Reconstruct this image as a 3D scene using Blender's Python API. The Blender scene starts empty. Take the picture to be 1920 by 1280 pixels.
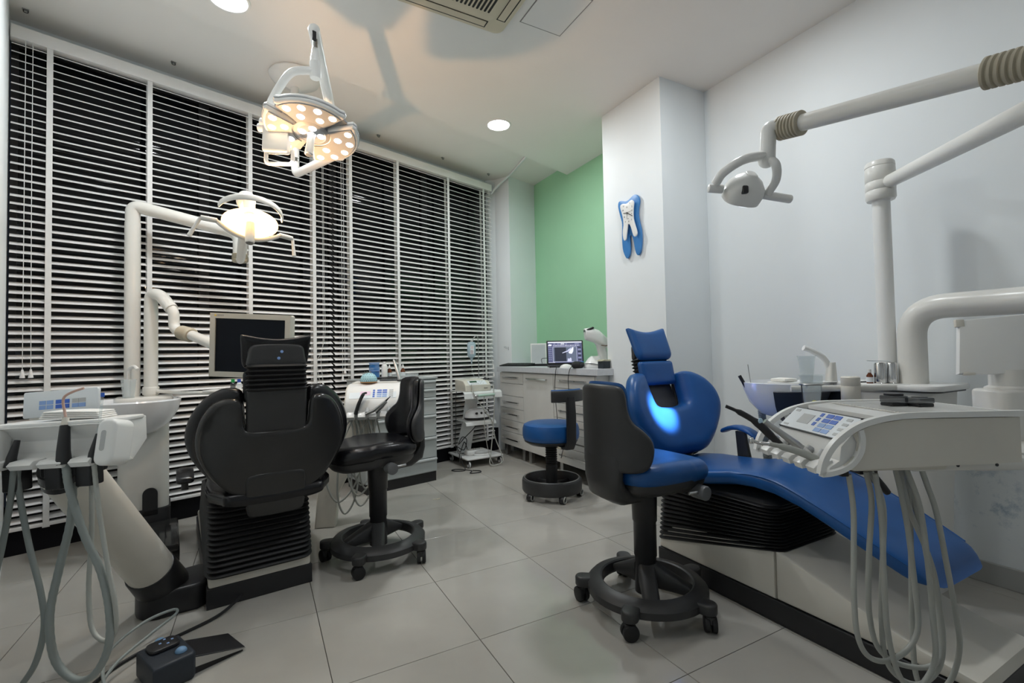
import bpy, bmesh, math, random
from mathutils import Vector, Matrix, Euler
V = Vector
PI = math.pi
R = math.radians
scene = bpy.context.scene
col = scene.collection

# ------------------------------------------------------------------ camera
cam_d = bpy.data.cameras.new('camera'); cam = bpy.data.objects.new('camera', cam_d); col.objects.link(cam)
cam_d.sensor_width = 36.0; cam_d.lens = 16.5; cam_d.clip_start = 0.02
_y, _p, _r = 0.49307, 0.02860, -0.01910
_f = V((math.sin(_y)*math.cos(_p), math.cos(_y)*math.cos(_p), math.sin(_p)))
_rt = V((math.cos(_y), -math.sin(_y), 0)); _up = _rt.cross(_f)
_r2 = _rt*math.cos(_r) + _up*math.sin(_r); _u2 = -_rt*math.sin(_r) + _up*math.cos(_r)
_m = Matrix((_r2, _u2, -_f)).transposed().to_4x4(); _m.translation = V((-0.1998, -1.0903, 1.0285))
cam.matrix_world = _m
scene.camera = cam
# ------------------------------------------------------------------ world, view
w = bpy.data.worlds.new('night'); scene.world = w; w.use_nodes = True
w.node_tree.nodes['Background'].inputs[0].default_value = (0.006, 0.008, 0.012, 1)
w.node_tree.nodes['Background'].inputs[1].default_value = 1.0
scene.view_settings.view_transform = 'Standard'; scene.view_settings.look = 'None'
scene.view_settings.exposure = 0.1; scene.view_settings.gamma = 1.0
scene.view_settings.use_curve_mapping = False

# ------------------------------------------------------------------ lights of the room
DOWNLIGHTS = [(1.489, 2.209), (-0.336, 1.642), (1.62, 0.50), (-0.09, 0.29), (1.45, -1.15)]
DL_W = [15.0, 15.0, 10.5, 2.5, 0.5]
def light(name, kind, loc, energy, color=(1, 1, 1), target=None, **kw):
    l = bpy.data.lights.new(name, kind); l.energy = energy; l.color = color
    for k, v in kw.items(): setattr(l, k, v)
    o = bpy.data.objects.new(name, l); col.objects.link(o); o.location = loc
    if target is not None:
        o.rotation_euler = (V(target) - V(loc)).to_track_quat('-Z', 'Y').to_euler()
    return o
for (x, y), e in zip(DOWNLIGHTS, DL_W):
    light('downlight_lamp', 'AREA', (x, y, 2.853), e, (0.93, 0.98, 1.0), shape='DISK', size=0.165)

# ------------------------------------------------------------------ geometry helpers
class G:
    def __init__(s): s.v = []; s.f = []
    def add(s, vs, fs, M=None):
        o = len(s.v)
        for p in vs:
            p = V(p); s.v.append(M @ p if M is not None else p)
        s.f += [[i + o for i in f] for f in fs]
        return s
    def box(s, c, d, rz=0.0, bev=0.0, seg=2, M=None):
        bm = bmesh.new(); bmesh.ops.create_cube(bm, size=1.0)
        for v in bm.verts: v.co = V((v.co.x*d[0], v.co.y*d[1], v.co.z*d[2]))
        if bev > 0:
            bmesh.ops.bevel(bm, geom=bm.edges[:], offset=min(bev, min(d)*0.49), segments=seg, profile=0.5, affect='EDGES')
        T = Matrix.Translation(V(c)) @ Matrix.Rotation(rz, 4, 'Z')
        if M is not None: T = M @ T
        bm.verts.index_update()
        s.add([v.co.copy() for v in bm.verts], [[v.index for v in f.verts] for f in bm.faces], T); bm.free(); return s
    def box2(s, a, b, bev=0.0, seg=2, M=None):
        a = V(a); b = V(b)
        return s.box((a+b)/2, [abs(x) for x in (b-a)], 0, bev, seg, M)
    def prism(s, poly, z0, z1, M=None, bev=0.0, seg=2, top=True):
        bm = bmesh.new()
        n = len(poly)
        a = [bm.verts.new((p[0], p[1], z0)) for p in poly]; b = [bm.verts.new((p[0], p[1], z1)) for p in poly]
        bm.faces.new(a[::-1]); ft = bm.faces.new(b)
        for i in range(n): bm.faces.new((a[i], a[(i+1) % n], b[(i+1) % n], b[i]))
        bmesh.ops.recalc_face_normals(bm, faces=bm.faces[:])
        if bev > 0:
            es = [e for e in bm.edges if abs(e.verts[0].co.z - e.verts[1].co.z) < 1e-9]
            bmesh.ops.bevel(bm, geom=es, offset=bev, segments=seg, profile=0.5, affect='EDGES')
        bmesh.ops.triangulate(bm, faces=[f for f in bm.faces if len(f.verts) > 4])
        bm.verts.index_update()
        s.add([v.co.copy() for v in bm.verts], [[v.index for v in f.verts] for f in bm.faces], M); bm.free(); return s
    def lathe(s, prof, n=24, M=None, a0=0.0, a1=2*PI):
        full = abs(a1 - a0 - 2*PI) < 1e-6
        k = n if full else n+1
        vs = []; fs = []
        for (r, z) in prof:
            for i in range(k):
                a = a0 + (a1-a0)*i/n; vs.append((r*math.cos(a), r*math.sin(a), z))
        for j in range(len(prof)-1):
            for i in range(n):
                i2 = (i+1) % k if full else i+1
                q = [j*k+i, j*k+i2, (j+1)*k+i2, (j+1)*k+i]
                fs.append(q)
        return s.add(vs, fs, M)
    def cyl(s, p0, p1, r, r1=None, n=20, bev=0.0):
        p0 = V(p0); p1 = V(p1); d = p1-p0; L = d.length
        M = Matrix.Translation(p0) @ d.to_track_quat('Z', 'Y').to_matrix().to_4x4()
        r1 = r if r1 is None else r1
        if bev > 0:
            b = bev
            prof = [(0, 0), (r-b, 0), (r-b*.3, b*.3), (r, b), (r1, L-b), (r1-b*.3, L-b*.3), (r1-b, L), (0, L)]
        else: prof = [(0, 0), (r, 0), (r1, L), (0, L)]
        return s.lathe(prof, n, M)
    def tube(s, pts, r, n=12, caps=True, closed=False, flat=None):
        P = [V(p) for p in pts]; m = len(P)
        rr = r if isinstance(r, (list, tuple)) else [r]*m
        T = []
        for i in range(m):
            if closed: t = P[(i+1) % m]-P[i-1]
            else: t = P[min(i+1, m-1)]-P[max(i-1, 0)]
            T.append(t.normalized() if t.length > 1e-9 else V((0, 0, 1)))
        ref = V((0, 0, 1)) if abs(T[0].z) < 0.9 else V((1, 0, 0))
        x = (ref - T[0]*ref.dot(T[0])).normalized()
        vs = []; fs = []
        for i in range(m):
            x = (x - T[i]*x.dot(T[i]))
            x = x.normalized() if x.length > 1e-6 else V((1, 0, 0))
            y = T[i].cross(x)
            fx, fy = flat if flat else (1, 1)
            for k in range(n):
                a = 2*PI*k/n; vs.append(P[i] + (x*math.cos(a)*fx + y*math.sin(a)*fy)*rr[i])
        mm = m if closed else m-1
        for i in range(mm):
            j = (i+1) % m
            for k in range(n): fs.append([i*n+k, i*n+(k+1) % n, j*n+(k+1) % n, j*n+k])
        if caps and not closed:
            fs.append(list(range(n))[::-1]); fs.append([(m-1)*n+k for k in range(n)])
        return s.add(vs, fs)
    def sphere(s, c, r, n=16, m=10, sc=(1, 1, 1), z0=-1.0, z1=1.0, M=None):
        prof = []
        for j in range(m+1):
            a = math.asin(z0) + (math.asin(z1)-math.asin(z0))*j/m
            prof.append((max(math.cos(a), 1e-5)*r, math.sin(a)*r))
        T = Matrix.Translation(V(c)) @ Matrix.Diagonal((sc[0], sc[1], sc[2], 1))
        if M is not None: T = M @ T
        return s.lathe(prof, n, T)
    def loft(s, secs, n=28, p=4.0, r0=0.0, r1=0.0, k=4):
        """closed super-elliptic sections (centre, half axis a, half axis b, bend); r0/r1 round the ends"""
        S = [(V(c), V(a), V(b), bend) for (c, a, b, bend) in secs]
        def end(S, r, first):
            if r <= 0: return []
            i, j = (0, 1) if first else (-1, -2)
            c, a, b, bend = S[i]; d = (c - S[j][0]).normalized()
            out = []
            for q in range(1, k+1):
                ph = PI/2*q/k
                sh = r*(1-math.cos(ph))
                fa = max((a.length-sh)/a.length, 0.02); fb = max((b.length-sh)/b.length, 0.02)
                out.append((c + d*r*math.sin(ph), a*fa, b*fb, bend*fa*fa))
            return out[::-1] if first else out
        A = end(S, r0, True); B = end(S, r1, False)
        S = A + S + B
        vs = []; fs = []
        for (c, a, b, bend) in S:
            bd = b.normalized()
            for i in range(n):
                t = 2*PI*i/n; ct, st = math.cos(t), math.sin(t)
                u = math.copysign(abs(ct)**(2/p), ct); w_ = math.copysign(abs(st)**(2/p), st)
                vs.append(c + a*u + b*w_ + bd*bend*u*u)
        for j in range(len(S)-1):
            for i in range(n): fs.append([j*n+i, j*n+(i+1) % n, (j+1)*n+(i+1) % n, (j+1)*n+i])
        for base, rev in ((0, True), ((len(S)-1)*n, False)):
            cc = sum((vs[base+i] for i in range(n)), V((0, 0, 0)))/n
            vs.append(cc); ci = len(vs)-1
            for i in range(n):
                q = [base+i, base+(i+1) % n, ci]
                fs.append(q[::-1] if rev else q)
        return s.add(vs, fs)
    def torus(s, c, R0, r, n=32, m=10, M=None, sq=(1, 1)):
        vs = []; fs = []
        for i in range(n):
            a = 2*PI*i/n
            for j in range(m):
                b = 2*PI*j/m; q = R0 + r*sq[0]*math.cos(b)
                vs.append((q*math.cos(a), q*math.sin(a), r*sq[1]*math.sin(b)))
        for i in range(n):
            for j in range(m): fs.append([i*m+j, ((i+1) % n)*m+j, ((i+1) % n)*m+(j+1) % m, i*m+(j+1) % m])
        T = Matrix.Translation(V(c))
        if M is not None: T = T @ M
        return s.add(vs, fs, T)
    def quad(s, a, b, c, d): return s.add([a, b, c, d], [[0, 1, 2, 3]])

def spline(pts, k=8):
    P = [V(p) for p in pts]; out = []
    for i in range(len(P)-1):
        p0 = P[i-1] if i > 0 else P[0]*2-P[1]; p1 = P[i]; p2 = P[i+1]; p3 = P[i+2] if i+2 < len(P) else P[-1]*2-P[-2]
        for j in range(k):
            t = j/k
            out.append(0.5*((2*p1)+(p2-p0)*t+(2*p0-5*p1+4*p2-p3)*t*t+(3*p1-p0-3*p2+p3)*t**3))
    out.append(P[-1]); return out
def fillet(pts, r, k=8):
    P = [V(p) for p in pts]; out = [P[0]]
    for i in range(1, len(P)-1):
        a = (P[i-1]-P[i]); b = (P[i+1]-P[i]); q = min(r, a.length*.49, b.length*.49)
        A = P[i]+a.normalized()*q; B = P[i]+b.normalized()*q
        for j in range(k+1):
            t = j/k; out.append(A*(1-t)**2 + P[i]*2*t*(1-t) + B*t*t)
    out.append(P[-1]); return out
def rrect(w_, h, r, k=5, cx=0, cy=0):
    out = []
    for (sx, sy, a0) in ((1, 1, 0), (-1, 1, 90), (-1, -1, 180), (1, -1, 270)):
        for j in range(k+1):
            a = R(a0+90*j/k); out.append((cx+sx*(w_/2-r)+r*math.cos(a), cy+sy*(h/2-r)+r*math.sin(a)))
    return out
def frame(o, x, y, z=None):
    x = V(x).normalized(); y = V(y); y = (y-x*y.dot(x)).normalized(); z = x.cross(y)
    M = Matrix((x, y, z)).transposed().to_4x4(); M.translation = V(o); return M
def Rz(a): return Matrix.Rotation(a, 4, 'Z')
def Tr(x, y=0, z=0): return Matrix.Translation(V((x, y, z)))

def mk(name, g, mat, parent=None, smooth=True, ang=38, world=False, kind=None, label=None):
    me = bpy.data.meshes.new(name)
    me.from_pydata([tuple(p) for p in g.v], [], g.f); me.validate(); me.update()
    bm = bmesh.new(); bm.from_mesh(me)
    bmesh.ops.remove_doubles(bm, verts=bm.verts[:], dist=1e-6)
    bmesh.ops.recalc_face_normals(bm, faces=bm.faces[:]); bm.to_mesh(me); bm.free()
    if smooth:
        me.polygons.foreach_set('use_smooth', [True]*len(me.polygons)); me.set_sharp_from_angle(angle=R(ang))
    me.materials.append(mat)
    o = bpy.data.objects.new(name, me); col.objects.link(o)
    if parent is not None:
        o.parent = parent
        if world:
            top = parent
            M = parent_matrix(parent)
            me.transform(M.inverted())
    if kind: o['kind'] = kind
    if label: o['label'] = label
    return o
def local_matrix(o):
    return Matrix.LocRotScale(o.location, o.rotation_euler, o.scale)
def parent_matrix(o):
    return local_matrix(o) if o.parent is None else parent_matrix(o.parent) @ local_matrix(o)
def thing(name, label, cat, loc=(0, 0, 0), rz=0.0, group=None):
    o = bpy.data.objects.new(name, None); col.objects.link(o); o.empty_display_size = 0.05
    o.location = loc; o.rotation_euler = (0, 0, rz); o['label'] = label; o['category'] = cat
    if group: o['group'] = group
    return o
def tag(o, label, cat, group=None):
    o['label'] = label; o['category'] = cat
    if group: o['group'] = group
    return o
def struct(o): o['kind'] = 'structure'; return o
def share(src, name, parent, M):
    o = bpy.data.objects.new(name, src.data); col.objects.link(o); o.parent = parent; o.matrix_local = M; return o
def textmesh(body, size, mat, name, parent, M, extrude=0.0006, align='CENTER'):
    cu = bpy.data.curves.new(name, 'FONT'); cu.body = body; cu.size = size; cu.align_x = align; cu.align_y = 'CENTER'; cu.extrude = extrude
    cu.resolution_u = 3
    t = bpy.data.objects.new(name, cu); col.objects.link(t)
    dg = bpy.context.evaluated_depsgraph_get(); dg.update()
    me = bpy.data.meshes.new_from_object(t.evaluated_get(dg)); bpy.data.objects.remove(t)
    me.materials.clear(); me.materials.append(mat); me.transform(M); me.name = name
    o = bpy.data.objects.new(name, me); col.objects.link(o); o.parent = parent
    return o

# ------------------------------------------------------------------ materials
def pm(name, colr, rough=0.5, metal=0.0, var=0.04, scale=8.0, bump=0.0, bscale=60.0, spec=0.5, emit=None, estr=0.0, trans=0.0, alpha=1.0, coat=0.0, ior=1.45, rvar=0.0):
    m = bpy.data.materials.new(name); m.use_nodes = True
    nt = m.node_tree; b = nt.nodes['Principled BSDF']
    b.inputs['Roughness'].default_value = rough; b.inputs['Metallic'].default_value = metal
    b.inputs['Specular IOR Level'].default_value = spec; b.inputs['IOR'].default_value = ior
    b.inputs['Transmission Weight'].default_value = trans; b.inputs['Alpha'].default_value = alpha
    b.inputs['Coat Weight'].default_value = coat
    tc = nt.nodes.new('ShaderNodeTexCoord')
    nz = nt.nodes.new('ShaderNodeTexNoise'); nz.inputs['Scale'].default_value = scale; nz.inputs['Detail'].default_value = 4.0
    nt.links.new(tc.outputs['Object'], nz.inputs['Vector'])
    rp = nt.nodes.new('ShaderNodeValToRGB')
    c = colr
    rp.color_ramp.elements[0].color = (c[0]*(1-var), c[1]*(1-var), c[2]*(1-var), 1); rp.color_ramp.elements[0].position = 0.3
    rp.color_ramp.elements[1].color = (min(c[0]*(1+var), 1), min(c[1]*(1+var), 1), min(c[2]*(1+var), 1), 1); rp.color_ramp.elements[1].position = 0.7
    nt.links.new(nz.outputs['Fac'], rp.inputs['Fac']); nt.links.new(rp.outputs['Color'], b.inputs['Base Color'])
    if bump > 0:
        n2 = nt.nodes.new('ShaderNodeTexNoise'); n2.inputs['Scale'].default_value = bscale; n2.inputs['Detail'].default_value = 3.0
        nt.links.new(tc.outputs['Object'], n2.inputs['Vector'])
        bp = nt.nodes.new('ShaderNodeBump'); bp.inputs['Strength'].default_value = bump; bp.inputs['Distance'].default_value = 0.002
        nt.links.new(n2.outputs['Fac'], bp.inputs['Height']); nt.links.new(bp.outputs['Normal'], b.inputs['Normal'])
    if rvar > 0:
        mr = nt.nodes.new('ShaderNodeMapRange'); mr.inputs['To Min'].default_value = max(rough-rvar, 0.02); mr.inputs['To Max'].default_value = rough+rvar
        nt.links.new(nz.outputs['Fac'], mr.inputs['Value']); nt.links.new(mr.outputs['Result'], b.inputs['Roughness'])
    if emit:
        b.inputs['Emission Color'].default_value = (*emit, 1); b.inputs['Emission Strength'].default_value = estr
    return m
M = {}
M['wall'] = pm('painted_wall', (0.79, 0.825, 0.84), 0.6, var=0.015, scale=3, bump=0.05, bscale=120)
M['green'] = pm('green_paint', (0.36, 0.66, 0.42), 0.55, var=0.02, scale=3, bump=0.05, bscale=120)
M['ceil'] = pm('ceiling_paint', (0.80, 0.78, 0.75), 0.75, var=0.015, scale=2)
M['tile'] = pm('floor_tile', (0.43, 0.412, 0.375), 0.10, var=0.06, scale=3.5, rvar=0.04)
M['grout'] = pm('grout', (0.05, 0.045, 0.04), 0.8)
M['skirt'] = pm('black_skirting', (0.006, 0.006, 0.009), 0.55, spec=0.25)
M['greyskirt'] = pm('grey_skirting', (0.42, 0.42, 0.40), 0.4)
M['blind'] = pm('blind_slat', (0.86, 0.85, 0.84), 0.40, var=0.02)
M['tape'] = pm('blind_tape', (0.74, 0.74, 0.73), 0.8, var=0.03, scale=60)
M['white'] = pm('white_plastic', (0.80, 0.80, 0.78), 0.28, var=0.015)
M['cream'] = pm('cream_plastic', (0.66, 0.63, 0.56), 0.38, var=0.025)
M['offwhite'] = pm('ivory_enamel', (0.72, 0.71, 0.67), 0.28, var=0.02)
M['porcelain'] = pm('porcelain', (0.84, 0.86, 0.89), 0.08, var=0.01, coat=0.5)
M['rubber_tan'] = pm('tan_rubber', (0.44, 0.40, 0.31), 0.6, var=0.05)
M['black'] = pm('black_plastic', (0.018, 0.018, 0.020), 0.38, var=0.1)
M['dark'] = pm('charcoal_plastic', (0.034, 0.034, 0.035), 0.42, var=0.08, bump=0.05, bscale=300)
M['shell'] = pm('graphite_shell', (0.027, 0.027, 0.027), 0.17, var=0.08)
M['rubber'] = pm('black_rubber', (0.012, 0.012, 0.013), 0.5, var=0.1)
M['leather_black'] = pm('black_vinyl', (0.006, 0.006, 0.008), 0.27, var=0.12, bump=0.10, bscale=220)
M['leather_blue'] = pm('blue_vinyl', (0.008, 0.080, 0.270), 0.36, var=0.08, bump=0.12, bscale=240)
M['steel'] = pm('polished_steel', (0.62, 0.62, 0.62), 0.14, metal=1.0, var=0.03)
M['brushed'] = pm('brushed_metal', (0.50, 0.50, 0.50), 0.32, metal=1.0, var=0.05)
M['hose'] = pm('grey_hose', (0.40, 0.41, 0.38), 0.42, var=0.05)
M['hose_dark'] = pm('greygreen_hose', (0.27, 0.30, 0.29), 0.45, var=0.06)
M['gcab'] = pm('grey_enamel', (0.42, 0.45, 0.45), 0.4, var=0.03)
M['wcab'] = pm('white_gloss_front', (0.70, 0.69, 0.66), 0.12, var=0.02)
M['counter'] = pm('grey_counter', (0.60, 0.62, 0.65), 0.35, var=0.05, scale=40)
M['panel'] = pm('pale_panel', (0.72, 0.76, 0.79), 0.35, var=0.01)
M['btn_blue'] = pm('blue_button', (0.04, 0.13, 0.55), 0.4, var=0.05)
M['btn_light'] = pm('light_blue_button', (0.24, 0.38, 0.70), 0.4, var=0.05)
M['btn_grey'] = pm('grey_button', (0.45, 0.46, 0.46), 0.4, var=0.05)
M['btn_pink'] = pm('pink_display', (0.80, 0.58, 0.72), 0.3, var=0.03)
M['blackprint'] = pm('black_print', (0.02, 0.02, 0.02), 0.6)
M['blueclock'] = pm('blue_board', (0.045, 0.21, 0.52), 0.4, var=0.03)
def glassmat(name, c, rough=0.03, alpha=0.3):
    m = bpy.data.materials.new(name); m.use_nodes = True; nt = m.node_tree
    for n in list(nt.nodes):
        if n.type != 'OUTPUT_MATERIAL': nt.nodes.remove(n)
    out = [n for n in nt.nodes if n.type == 'OUTPUT_MATERIAL'][0]
    tr = nt.nodes.new('ShaderNodeBsdfTransparent'); gl = nt.nodes.new('ShaderNodeBsdfPrincipled'); mx = nt.nodes.new('ShaderNodeMixShader')
    nz = nt.nodes.new('ShaderNodeTexNoise'); nz.inputs['Scale'].default_value = 12
    mr = nt.nodes.new('ShaderNodeMapRange'); mr.inputs['To Min'].default_value = alpha*0.92; mr.inputs['To Max'].default_value = alpha*1.08
    nt.links.new(nz.outputs['Fac'], mr.inputs['Value'])
    gl.inputs['Base Color'].default_value = (*c, 1); gl.inputs['Roughness'].default_value = rough
    tr.inputs[0].default_value = (0.96, 0.98, 0.98, 1)
    nt.links.new(mr.outputs['Result'], mx.inputs[0]); nt.links.new(tr.outputs[0], mx.inputs[1]); nt.links.new(gl.outputs[0], mx.inputs[2]); nt.links.new(mx.outputs[0], out.inputs[0])
    return m
M['clear'] = glassmat('clear_plastic', (0.75, 0.78, 0.80), 0.08, 0.22)
M['clearblue'] = glassmat('blue_clear_plastic', (0.05, 0.25, 0.65), 0.1, 0.55)
M['clearsmoke'] = glassmat('smoked_plastic', (0.05, 0.05, 0.06), 0.15, 0.6)
M['drip'] = glassmat('drip_bottle_plastic', (0.45, 0.58, 0.66), 0.15, 0.7)

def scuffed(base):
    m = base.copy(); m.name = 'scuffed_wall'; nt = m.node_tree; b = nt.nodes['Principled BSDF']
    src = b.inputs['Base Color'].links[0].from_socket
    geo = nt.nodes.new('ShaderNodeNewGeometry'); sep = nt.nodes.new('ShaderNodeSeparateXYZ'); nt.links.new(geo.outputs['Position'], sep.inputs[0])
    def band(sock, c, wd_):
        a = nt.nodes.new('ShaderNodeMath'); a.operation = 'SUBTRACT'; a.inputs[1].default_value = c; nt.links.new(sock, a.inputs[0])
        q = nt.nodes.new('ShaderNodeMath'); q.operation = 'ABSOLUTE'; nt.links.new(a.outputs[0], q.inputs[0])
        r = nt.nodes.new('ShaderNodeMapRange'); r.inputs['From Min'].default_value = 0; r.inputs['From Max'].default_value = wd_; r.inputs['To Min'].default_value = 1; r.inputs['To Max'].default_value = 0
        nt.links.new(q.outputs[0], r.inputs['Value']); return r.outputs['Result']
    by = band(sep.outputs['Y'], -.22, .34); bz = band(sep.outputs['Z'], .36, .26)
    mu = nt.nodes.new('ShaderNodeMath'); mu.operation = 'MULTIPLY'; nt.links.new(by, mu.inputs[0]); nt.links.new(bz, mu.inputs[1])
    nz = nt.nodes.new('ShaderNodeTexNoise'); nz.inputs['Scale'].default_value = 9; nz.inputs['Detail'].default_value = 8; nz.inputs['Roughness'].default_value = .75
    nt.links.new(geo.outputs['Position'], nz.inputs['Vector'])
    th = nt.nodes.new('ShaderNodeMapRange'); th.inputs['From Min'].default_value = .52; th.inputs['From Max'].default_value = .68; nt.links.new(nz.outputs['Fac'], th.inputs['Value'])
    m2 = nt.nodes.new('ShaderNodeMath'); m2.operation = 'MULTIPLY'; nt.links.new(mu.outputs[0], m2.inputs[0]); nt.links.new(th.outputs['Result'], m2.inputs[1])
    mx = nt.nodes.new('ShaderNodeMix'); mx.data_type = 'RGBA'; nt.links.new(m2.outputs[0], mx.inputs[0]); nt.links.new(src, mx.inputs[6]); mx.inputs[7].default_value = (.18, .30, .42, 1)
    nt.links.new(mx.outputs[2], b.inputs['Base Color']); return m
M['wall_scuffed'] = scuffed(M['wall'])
# ================================================================== ROOM SHELL
RX = 2.59; CZ = 2.87; CZ2 = 2.975
WA = R(17.5); wd = V((math.cos(WA), math.sin(WA), 0)); wn = V((-math.sin(WA), math.cos(WA), 0))
W0 = V((-1.392, 2.398, 0))                      # left end of the blinds, plane of the blinds
def wp(s, off=0.0, z=0.0): p = W0 + wd*s + wn*off; return V((p.x, p.y, z))
WM = frame(W0, wd, wn)                          # local: x along the window, y outwards, z up
YB = -2.6                                       # wall behind the camera
Lc = wp(-0.006, 0.0)                            # left corner
ld = -wn                                        # left wall runs towards the camera
tq = (Lc.y - YB)/(-ld.y); Lb = Lc + ld*tq       # left wall at the rear
# floor: slab plus tiles
fl = struct(mk('floor', G().prism([(Lb.x-.3, YB-.1), (RX+.1, YB-.1), (RX+.1, 3.9), (2.3, 3.9), (Lc.x-.2, Lc.y+.25)], -0.06, -0.0025), M['grout']))
g = G(); gap = 0.0012
g.prism([(gap, gap), (.5-gap, gap), (.5-gap, .5-gap), (gap, .5-gap)], -0.01, 0.0, bev=0.0008, seg=1)
t0 = mk('tile', g, M['tile'], fl, smooth=False)
first = True
rnd = random.Random(3)
def inside(x, y):
    # clip the tiles roughly to the room outline (they run under the walls a little)
    q = (V((x+.25, y+.25, 0))-W0)
    return q.dot(wn) < 0.5 and q.dot(wd) > -0.35 and x < RX and y > YB-.4
for i in range(-3, 6):
    for j in range(-6, 8):
        x, y = i*.5, j*.5
        if not inside(x, y): continue
        if first: o = t0; first = False
        else: o = t0.copy(); col.objects.link(o)
        o.location = (x, y, 0)
# walls
def wallprism(name, poly, z0, z1, mat): return struct(mk(name, G().prism(poly, z0, z1), mat, smooth=False))
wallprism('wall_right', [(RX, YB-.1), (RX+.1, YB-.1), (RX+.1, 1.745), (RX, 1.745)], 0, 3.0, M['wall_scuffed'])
wallprism('wall_green', [(RX, 1.745), (RX+.1, 1.745), (RX+.1, 3.75), (RX, 3.75)], 0, 3.0, M['green'])
wallprism('wall_pillar', [(2.157, 1.146), (RX-.001, 1.146), (RX-.001, 1.745), (2.157, 1.745)], 0, 2.98, M['wall'])
wallprism('wall_front', [(Lb.x-.2, YB-.1), (RX+.1, YB-.1), (RX+.1, YB), (Lb.x-.2, YB)], 0, 3.0, M['wall'])
a = Lc; b = Lb + ld*.1
wallprism('wall_left', [(a.x-wd.x*.1+wn.x*.2, a.y-wd.y*.1+wn.y*.2), (a.x+wn.x*.2, a.y+wn.y*.2), (b.x, b.y), (b.x-wd.x*.1, b.y-wd.y*.1)], 0, 3.0, M['wall'])
pc = V((2.19, 3.37, 0))                         # corner of the pilaster by the window
pe = wp((V((RX, 3.5, 0))-W0).dot(wd), (pc-W0).dot(wn))
wallprism('wall_pilaster', [(pc.x, pc.y), (RX, pc.y+(RX-pc.x)*math.tan(WA)), (RX, 3.9), (2.02, 3.9), (2.02, 3.60), (2.10, 3.53)], 0, 3.0, M['wall'])
# window wall: black kerb, glass panes, mullions
SL = (pc-W0).dot(wd)
sk = struct(mk('trim_1', G().box2((-.03, .034, 0), (SL+.02, .16, .24), M=WM), M['skirt'], smooth=False))
wallprism('wall_window', [(-0,0), (1,0), (1,.01)] and [tuple(wp(-.1, .13)[:2]), tuple(wp(SL+.1, .13)[:2]), tuple(wp(SL+.1, .2)[:2]), tuple(wp(-.1, .2)[:2])], 2.86, 3.0, M['wall'])
wglass = pm('night_glass', (0.004, 0.005, 0.007), 0.04, var=0.05, spec=0.5)
mull = pm('dark_frame', (0.02, 0.02, 0.022), 0.4)
nwin = 4
for k in range(nwin):
    s0 = SL*k/nwin; s1 = SL*(k+1)/nwin
    wo = struct(mk('window_%d' % (k+1), G().box2((s0, .105, .24), (s0+.03, .16, 2.86), M=WM).box2((s1-.03, .105, .24), (s1, .16, 2.86), M=WM).box2((s0, .105, .24), (s1, .16, .275), M=WM).box2((s0, .105, 2.825), (s1, .16, 2.86), M=WM), mull, smooth=False))
    mk('pane', G().box2((s0+.03, .128, .275), (s1-.03, .134, 2.825), M=WM), wglass, wo, smooth=False)
# ceiling: main slab and the raised strip along the window
def stepY(x): return 2.30+(x-.885)*math.tan(WA)
def wy(x, off): p = W0+wn*off; return p.y+(x-p.x)*math.tan(WA)
struct(mk('ceiling', G().prism([(Lb.x-.3, YB-.1), (RX+.1, YB-.1), (RX+.1, stepY(RX+.1)), (-1.7, stepY(-1.7))], CZ, 3.02), M['ceil'], smooth=False))
struct(mk('ceiling_recess', G().prism([(-1.75, stepY(-1.75)-.02), (RX+.1, stepY(RX+.1)-.02), (RX+.1, 3.95), (2.3, 3.95), (-1.75, wy(-1.75, .25))], CZ2, 3.02), M['ceil'], smooth=False))
# skirting boards
struct(mk('baseboard_right', G().box2((RX-.014, YB, 0), (RX, 1.146, .092), bev=.003), M['greyskirt'], smooth=False))
struct(mk('baseboard_pillar', G().box2((2.143, 1.134, 0), (RX, 1.146, .092)).box2((2.143, 1.146, 0), (2.157, 1.745, .092)), M['greyskirt'], smooth=False))
# ceiling access panel
ap = thing('access_panel', 'square flush white access panel in the ceiling', 'panel', (1.205, .96, CZ))
mk('board', G().box2((-.128, -.15, -.003), (.128, .15, .004), bev=.0015), M['ceil'], ap, smooth=False)
mk('seam', G().box2((-.134, -.156, -.0012), (.134, .156, .003)), pm('seam_shadow_gap', (.25, .24, .23), .8), ap, smooth=False)
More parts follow.
